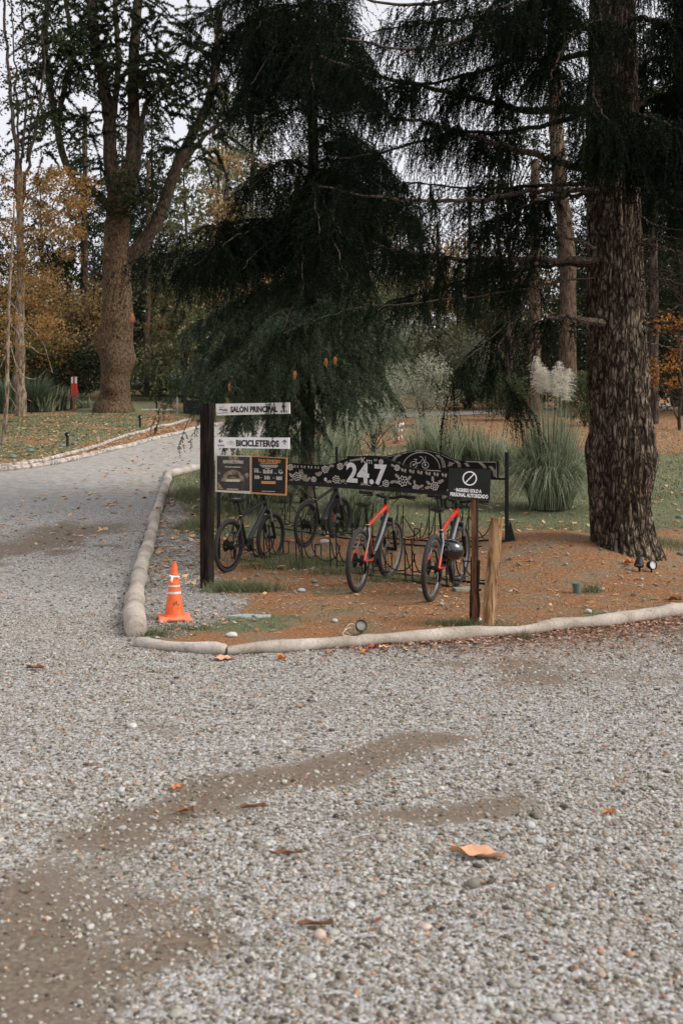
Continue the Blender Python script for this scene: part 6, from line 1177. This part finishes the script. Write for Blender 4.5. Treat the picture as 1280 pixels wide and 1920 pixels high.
for j, (im, w_) in enumerate([([(37, 500), (34, 330), (27, 240), (14, 120), (8, -20)], 11), ([(36, 340), (33, 200), (27, 100), (20, -20)], 5), ([(38, 340), (46, 250), (52, 150), (46, 60), (38, -20)], 6), ([(42, 380), (56, 290), (72, 220), (84, 130), (82, 60)], 7), ([(52, 300), (60, 200), (72, 120), (80, 30)], 4), ([(40, 440), (90, 400), (110, 370), (150, 345)], 4), ([(42, 470), (80, 440), (120, 420), (160, 400)], 4), ([(40, 500), (20, 460), (-10, 420)], 4), ([(40, 520), (90, 500), (130, 480)], 3), ([(36, 420), (60, 360), (100, 330)], 3)]):
    limb([P(u, v, gy_ + .12 * j) for u, v in im], w_ / 2 * kk, w_ / 5 * kk, gt, M['bark_dark'], n=8, m=22, name='limb', wob=.03, seed=j)
cl = []; g = np.random.default_rng(21)
for (u0, u1, v0, v1, n) in [(-30, 165, 320, 400, 42), (-30, 150, 400, 500, 46), (-20, 110, 490, 640, 34), (60, 175, 340, 450, 20), (-20, 90, 600, 700, 14)]:
    for _ in range(n): cl.append(tuple(P(g.uniform(u0, u1), g.uniform(v0, v1), gy_ + g.normal(-.6, 1.2))))
part_np('crown', [leaf_quads(np.array(cl), 10500, np.array([.62, .62, .22]), .105, 31)], M['gold'], gt)
cl = [tuple(P(g.uniform(-20, 170), g.uniform(-10, 300), gy_ + g.normal(0, 1))) for _ in range(46)]
part_np('upper_leaves', [leaf_quads(np.array(cl), 3200, np.array([.55, .55, .4]), .13, 33)], M['bgdark'], gt)
# ------------------------------------------------------------------ woods behind
K = [(-40, 58, 17, 4.0, 'dark conifer at the far left edge behind the golden tree', 'bgdark'), (75, 66, 14, 3.6, 'conifer seen between the golden tree and the huge old tree, lower top', 'bgdark'), (150, 60, 15, 3.4, 'dark conifer directly left of the huge old trunk', 'bgdark'),
     (285, 62, 18, 3.8, 'dark conifer just right of the huge old trunk', 'bgdark'), (345, 52, 13, 3.2, 'conifer with pale branch tips between the huge old tree and the weeping conifer', 'bgolive'), (410, 66, 20, 4.2, 'tall conifer behind the limbs of the old tree, left of the weeping conifer', 'bgolive'), (470, 72, 25, 4.8, 'olive conifer behind the left part of the weeping conifer', 'bgolive'),
     (560, 80, 20, 4.4, 'olive green conifer right behind the weeping conifer', 'bgolive'), (640, 92, 16, 4.0, 'far olive conifer seen right of the weeping conifer', 'bgolive'), (740, 90, 11, 4.0, 'low olive conifer behind the silvery shrubs', 'bgolive'),
     (885, 84, 12, 4.0, 'olive low conifer behind the dangling branch tips', 'bgolive'), (1135, 62, 25, 4.4, 'conifer directly behind the big fir trunk', 'bgdark'), (1205, 56, 22, 4.4, 'dark conifer just right of the big fir trunk', 'bgdark'), (1280, 52, 24, 5, 'dark conifer at the right edge of the photograph', 'bgdark'), (1370, 56, 22, 5, 'dark conifer beyond the right edge', 'bgdark'), (1060, 74, 14, 4.6, 'low dark conifer behind the plume grass', 'bgdark'), (960, 70, 8, 3.0, 'small olive conifer left of the white plumes', 'bgolive'), (-120, 60, 16, 4.4, 'conifer beyond the left edge', 'bgdark'), (230, 74, 19, 4.2, 'conifer straight behind the huge old tree', 'bgdark')]
for j, (u, Y, h, r, lb, mt) in enumerate(K): bg_conifer(u, Y, h, r, lb, mt, 200 + j, dens=1.25, bare=.06)
Lf = [(955, 50, 14.5, 2.6, 'slender dark leafy tree against the pale sky, left of the big fir', 'bgdark', 9000, .17, .30), (860, 92, 15, 5, 'tan autumn tree glowing behind the dangling branches', 'bgtan', 9000, .3, .15), (800, 100, 14, 6, 'yellowish tan tree far behind the boards', 'bgtan', 8000, .32, .1), (960, 96, 14, 5, 'tan and orange tree behind the slender dark tree', 'bgtan', 8000, .3, .1),
      (130, 54, 6.5, 3.6, 'orange brown shrubby tree left of the huge old trunk', 'bgtan', 7000, .16, .12), (60, 52, 6.5, 3.4, 'low autumn tree behind the strap leaved plants', 'gold', 5200, .13, .12), (325, 54, 5.5, 1.5, 'small tree with yellow orange leaves above the dark car', 'gold', 1100, .18, .3), (1272, 40, 4.6, 1.6, 'small orange leaved tree at the right edge', 'orange', 1300, .11, .38),
      (1200, 58, 5.5, 1.6, 'orange leaved shrub seen just right of the big fir trunk', 'orange', 800, .14, .3), (690, 46, 5.5, 2.2, 'small tree with mottled leaves, right of the weeping conifer', 'shrub', 7000, .12, .15), (620, 78, 17, 4.5, 'pale olive leafy tree high behind the weeping conifer', 'bgolive', 12000, .3, .3), (720, 84, 15, 4.2, 'leafy olive tree high between the weeping conifer and the sky gap', 'bgolive', 8000, .3, .35), (1010, 60, 5, 3.2, 'dark broad shrub behind the white plumes', 'bgdark', 7000, .16, .08), (430, 60, 15, 3.5, 'brownish green tree among the limbs of the old tree', 'bgtan', 3000, .24, .3)]
for j, (u, Y, h, r, lb, mt, n, sz, lo) in enumerate(Lf): bg_leafy(u, Y, h, r, lb, mt, 400 + j, n, sz, low=lo, clumps=60 if n > 5000 else 26)
# bare trunks standing in the wood
for j, (u, vb, Y, w_, vt, bk_, lb) in enumerate([(1064, 776, 50, 34, -200, 'bark_red', 'tall pale trunk rising behind the fir, left of it against the sky'), (1002, 768, 46, 24, 300, 'bark_red', 'reddish brown trunk beside the white plumes'), (1225, 774, 44, 19, 300, 'bark_dark', 'nearly black trunk on the orange slope right of the big fir'), (278, 742, 56, 11, 300, 'bark_red', 'slim brown trunk just right of the huge old tree'), (160, 742, 58, 12, 200, 'bark_dark', 'dark trunk in the gap left of the huge old tree'), (1268, 690, 64, 20, -100, 'bark_dark', 'dark tall trunk high at the right edge'), (1105, 720, 60, 14, 200, 'bark_red', 'thin trunk peeking out left of the big fir trunk'), (820, 790, 60, 8, 420, 'bark_dark', 'thin distant trunk among the tan trees'), (880, 780, 66, 9, 350, 'bark_dark', 'second thin distant trunk, right of the tan tree')]):
    x = (u - UC) * Y / F; z = T(x, Y); t = thing('tall_trunk', (x, Y, z), lb, 'tree', 'tall trunks of the wood behind'); kk = Y / F; zt = H - (vt - VH) * kk; u2 = {0: -22}.get(j, 0) * kk
    pts_ = [(x, Y, z - .3), (x, Y, z + .6), (x + u2 * .1, Y, z + (zt - z) * .3), (x + u2, Y, z + (zt - z) * .55), (x + u2 * 1.4, Y, zt)]
    limb(pts_, w_ / 2 * kk * 1.1, w_ / 2 * kk * .7, t, M[bk_], n=14, m=30, name='trunk', wob=.03, seed=j)
    gg = np.random.default_rng(600 + j); n = 60; zz_ = gg.uniform(z + (zt - z) * .35, zt, n); aa = gg.uniform(0, 6.28, n); St = np.stack([0 * aa + x + u2 * .8, 0 * aa + Y, zz_], 1); D = nrm(np.stack([np.cos(aa), np.sin(aa), 0 * aa], 1)); part_np('crown', [sub_tris(St, D, gg.uniform(.6, 2.2, n), 26, .22, .06, 61 + j, .35, twig=.03)], M['bgdark'], t)
# small crooked sapling at right
g1_ = G(1270, 806); sp_ = thing('sapling', g1_, 'thin crooked sapling on the orange slope at the right edge', 'tree'); y_ = g1_.y; gg = 0
for im, w_ in [([(1272, 806), (1269, 785), (1262, 762), (1256, 745), (1258, 720)], .05), ([(1264, 762), (1272, 750), (1272, 735), (1280, 715)], .03)]: limb([P(u, v, y_) for u, v in im], w_, w_ * .4, sp_, M['bark_dark'], n=6, m=14, name='trunk')
# far wood, one mass
g = np.random.default_rng(88); cl = []
for j in range(520):
    x = g.uniform(-120, 130); Y = g.uniform(98, 135); uu_ = UC + x * F / Y; top = float(np.interp(uu_, [0, 200, 600, 660, 760, 800, 870, 900, 1080, 1120, 1300], [10, 14, 20, 14, 8, 5, 5, 9, 11, 20, 22])) * (.6 + .6 * fbm(np.array([x * .15]), np.array([3.]))[0])
    for q in range(9): cl.append((x + g.normal(0, 1.6), Y + g.normal(0, 1.5), float(T(x, Y)) + g.uniform(0, top)))
V, Fq, A = leaf_quads(np.array(cl), 150000, (2.2, 2.2, 1.8), .7, 89)
tag(put('far_woodland', mesh_np('far_woodland', V, Fq, M['bgolive'], {'rnd': A})), kind='stuff', label='distant wood closing the view behind the trees', cat='woodland')
# ------------------------------------------------------------------ grasses and shrubs
def tuft(loc, n, L_, w_, spread, seed, lean=(.2, 1.0), seg=6, rb=.12, arch=1.0):
    g = np.random.default_rng(seed); a = g.uniform(0, 2 * PI, n); le = g.uniform(*lean, n) * spread; Ln = L_ * g.uniform(.55, 1.15, n); r0 = rb * np.sqrt(g.uniform(0, 1, n)); t = np.linspace(0, 1, seg + 1)
    rad = r0[:, None] + le[:, None] * Ln[:, None] * (t ** 1.5)[None]; zz = Ln[:, None] * (t[None] - arch * .55 * (le[:, None] / spread) * t[None] ** 2.6 * spread * 1.3)
    a2 = a + g.normal(0, .5, n); ca = np.cos(a)[:, None]; sa = np.sin(a)[:, None]; px = loc[0] + (r0 * np.cos(a2))[:, None] + ca * (rad - r0[:, None]); py = loc[1] + (r0 * np.sin(a2))[:, None] + sa * (rad - r0[:, None]); pz = loc[2] + np.maximum(zz, .01)
    C_ = np.stack([px, py, pz], -1); b = g.uniform(0, 2 * PI, n); sd_ = np.stack([np.cos(b), np.sin(b), 0 * b], 1)[:, None] * (w_ / 2 * (1.02 - t ** 1.5))[None, :, None]
    V = np.stack([C_ - sd_, C_ + sd_], 2).reshape(-1, 3); k = (seg + 1) * 2; base = (np.arange(n) * k)[:, None]; q = np.concatenate([np.stack([base[:, 0] + 2 * i, base[:, 0] + 2 * i + 1, base[:, 0] + 2 * i + 3, base[:, 0] + 2 * i + 2], 1) for i in range(seg)])
    return V, q, np.repeat(np.clip(g.uniform(0, 1, n), 0, 1), k)
def grass_thing(u, v, n, L_, w_, spread, label, mat='pampas', seed=1, name='grass_clump', cat='grass clump', group=None, **kw):
    c = G(u, v); t = thing(name, c, label, cat, group); part_np('blades', [tuft(c, n, L_, w_, spread, seed, **kw)], M[mat], t); return t
pg = grass_thing(1032, 955, 4400, 2.0, .013, .52, 'round clump of pampas grass with arching blades and white plumes, left of the big fir', seed=11, name='pampas_grass', cat='pampas grass', rb=.36, lean=(.02, 1.15), arch=2.45)
c = pg.location; kk = c.y / F
for j, (u, v0, v1) in enumerate([(1006, 738, 666), (1034, 742, 676), (1052, 750, 690), (1020, 735, 688)]):
    a = Vector((c.x + (1030 - 1032) * kk, c.y, c.z + .4)); b_ = P(u + 6, v0, c.y - .1 * (j % 2)); e = P(u + (14 if u > 1030 else -2), v1, c.y - .1 * (j % 2)); 
    st_ = MB().tube(catmull([tuple(a), tuple(a.lerp(b_, .6)), tuple(b_)], 10), .006, 5).build('stalk', M['pampas'], pg, True)
    path = catmull([tuple(b_), tuple(b_.lerp(e, .5) + Vector((-.03, 0, 0))), tuple(e)], 26); gg = np.random.default_rng(90 + j); n = 420; ti = gg.uniform(0, 1, n); ii_ = (ti * 25).astype(int)
    side = gg.normal(size=(n, 3)) * np.array([1, .8, .3]); D_ = nrm(side + np.array([.25, 0, .45])); Ll = .21 * np.sin(PI * np.clip(ti * .85 + .12, 0, 1)) ** .7 * gg.uniform(.25, 1.25, n)
    V_, F_, A_ = sub_tris(path[ii_], D_, Ll, 70, .045, .0035, 91 + j, .45, .6, twig=.0022); part_np('plume', [(V_, F_, np.clip(A_ + .3, 0, 1))], M['plume'], pg)
part_np('seed_heads', [tuft((c.x, c.y, c.z + .1), 160, 2.3, .008, .22, 77, rb=.2)], M['pampas'], pg)
OG = 'tall ornamental grasses behind the painted boards'
for j, (u, v, n, L_, sp__, lb) in enumerate([(560, 925, 500, 1.25, .5, 'tall grass clump showing above the left end of the front board'), (600, 905, 500, 1.2, .35, 'upright pale grass clump behind the left steel post'), (640, 890, 450, 1.2, .35, 'upright grass clump right of the left steel post'), (690, 960, 700, 1.0, .6, 'arching grass clump behind the orange red bicycle'), (735, 930, 500, 1.0, .5, 'grass clump under the boards between both red bicycles'), (790, 880, 350, 1.2, .35, 'pale upright grass showing above the arch of the rear board'), (838, 885, 420, 1.35, .35, 'tall pale grass above the right side of the arch'), (880, 880, 380, 1.2, .35, 'pale grass clump above the right end of the rear board'), (915, 885, 300, 1.1, .4, 'grass clump above the corner of the rear board'), (970, 890, 300, 1.1, .5, 'loose grass between the thin steel post and the pampas grass'), (470, 960, 900, 1.05, .75, 'arching green clump below the two posters'), (430, 935, 600, 1.0, .7, 'arching clump close to the right side of the sign post'), (520, 940, 700, 1.1, .7, 'arching clump between poster and rear bicycle'), (545, 870, 500, 1.3, .6, 'grass clump with pale blades above the posters'), (850, 950, 600, .9, .6, 'dark green clump behind the rightmost bicycle'), (655, 985, 700, .85, .7, 'pale drooping clump just behind the rear rack, left of the orange red bicycle'), (578, 915, 600, 1.1, .5, 'clump hiding the foot of the weeping conifer')]):
    grass_thing(u, v, int(n * 1.5), L_ * 1.15, .016, sp__, lb, 'pampas', 700 + j, group=OG, rb=.30, arch=1.6)
LP = 'plants in the left flower bed'
for j, (u, v, n, L_, w_, sp__, lb, mt) in enumerate([(20, 775, 900, 1.9, .035, .7, 'large arching grass clump at the left edge of the flower bed', 'strap'), (62, 772, 1100, 2.0, .035, .7, 'biggest arching grass clump in the left flower bed', 'strap'), (-25, 775, 700, 1.8, .035, .7, 'arching clump cut by the left edge of the photograph', 'strap'), (100, 770, 260, 1.3, .075, .6, 'strap leaved plant left of the red and white marker', 'pampas'), (122, 768, 240, 1.2, .075, .6, 'strap leaved plant at the foot of the red and white marker', 'pampas'), (85, 772, 200, 1.1, .075, .7, 'strap leaved plant between big grass and marker', 'pampas'), (162, 765, 160, .6, .06, .8, 'low pale plant between the marker and the huge trunk', 'pampas')]):
    grass_thing(u, v, n, L_, w_, sp__, lb, mt, 800 + j, name='bed_plant', cat='plant', group=LP, rb=.4)
def shrub(u, v, h, r, label, mat, n, size, seed, clumps=16, cat='shrub', group=None):
    c = G(u, v); t = thing('shrub', c, label, cat, group); g = np.random.default_rng(seed); C_ = []; b = MB()
    for j in range(clumps):
        a = g.uniform(0, 6.28); rr = r * g.uniform(.1, .85); z = h * g.uniform(.2, .95); q = (c.x + rr * math.cos(a), c.y + rr * math.sin(a), c.z + z); C_.append(q)
        b.tube(catmull([tuple(c), (c.x + rr * .4 * math.cos(a), c.y + rr * .4 * math.sin(a), c.z + z * .6), q], 6), list(np.linspace(.02, .004, 6)), 4, False)
    b.build('stems', M['bark_dark'], t, True); part_np('foliage', [leaf_quads(np.array(C_), n, np.array([r * .45, r * .45, h * .22]), size, seed + 1)], M[mat], t)
SG = 'silvery shrubs behind the boards'
for j, a in enumerate([(650, 862, 1.7, .9, 'silvery grey shrub above the numerals of the front board', 'silver', 5000, .05), (615, 845, 2.0, .9, 'pale shrub right of the weeping conifer trunk', 'silver', 4200, .055), (700, 850, 1.8, 1.0, 'silvery shrub left of the mottled stump', 'silver', 5000, .05), (690, 800, 2.8, 1.6, 'tall airy silvery shrub farther back above the numerals', 'silver', 5000, .08), (790, 800, 2.9, 1.5, 'tall airy silvery shrub right of the mottled stump', 'silver', 6000, .075), (800, 840, 1.3, .8, 'rounded grey shrub above the arch of the rear board', 'silver', 3000, .05), (740, 790, 2.4, 1.2, 'feathery pale shrub behind the mottled stump', 'silver', 3500, .08)]): shrub(*a, 900 + j, group=SG)
HG = 'shrubs at the edge of the wood'
for j, a in enumerate([(630, 772, 5.5, 3.2, 'pale olive bush far behind the silvery shrubs, beside the weeping conifer', 'silver', 6000, .16), (720, 768, 6.0, 3.4, 'broad pale bush in the far gap above the mottled stump', 'silver', 7000, .17), (800, 766, 6.5, 3.4, 'olive bush in the far gap right of the mottled stump', 'bgolive', 6000, .17), (880, 766, 5.0, 3.2, 'pale bush by the far path behind the dangling twigs', 'silver', 6000, .17), (560, 776, 5.0, 2.6, 'mottled bush far behind the trunk of the weeping conifer', 'bgtan', 4000, .16)]): shrub(*a, 980 + j, clumps=26, group=HG)
for j, a in enumerate([(520, 800, 3.0, 1.9, 'dark shrub hidden behind the direction plates', 'shrub', 5000, .10), (1095, 800, 2.2, 1.4, 'dark rounded shrub directly left of the big fir trunk', 'shrub', 4500, .09), (950, 788, 2.0, 1.8, 'green shrub left of the pampas grass, under the reddish trunk', 'shrub', 4000, .10), (300, 752, 1.8, 1.6, 'small shrub at the foot of the slim brown trunk', 'shrub', 2600, .12), (150, 752, 2.4, 2.4, 'dark shrub behind the red and white marker', 'bushdeep', 5000, .14), (60, 748, 3.2, 3.0, 'dense shrub behind the big grass clump', 'shrub', 6000, .14), (-30, 748, 3.4, 3.0, 'dense shrub at the left edge behind the flower bed', 'shrub', 6000, .14), (870, 768, 2.4, 2.6, 'shrub along the pale path far behind the arch', 'shrub', 4000, .14), (1240, 745, 3.0, 3.0, 'dark shrub behind the black trunk at the right', 'bushdeep', 5000, .14), (400, 775, 3.0, 2.2, 'shrub just left of the weeping conifer behind the post top', 'shrub', 5000, .11), (460, 790, 3.2, 2.0, 'shrub behind the upper direction plate', 'bushdeep', 5000, .11)]): shrub(*a, 950 + j, group=HG)
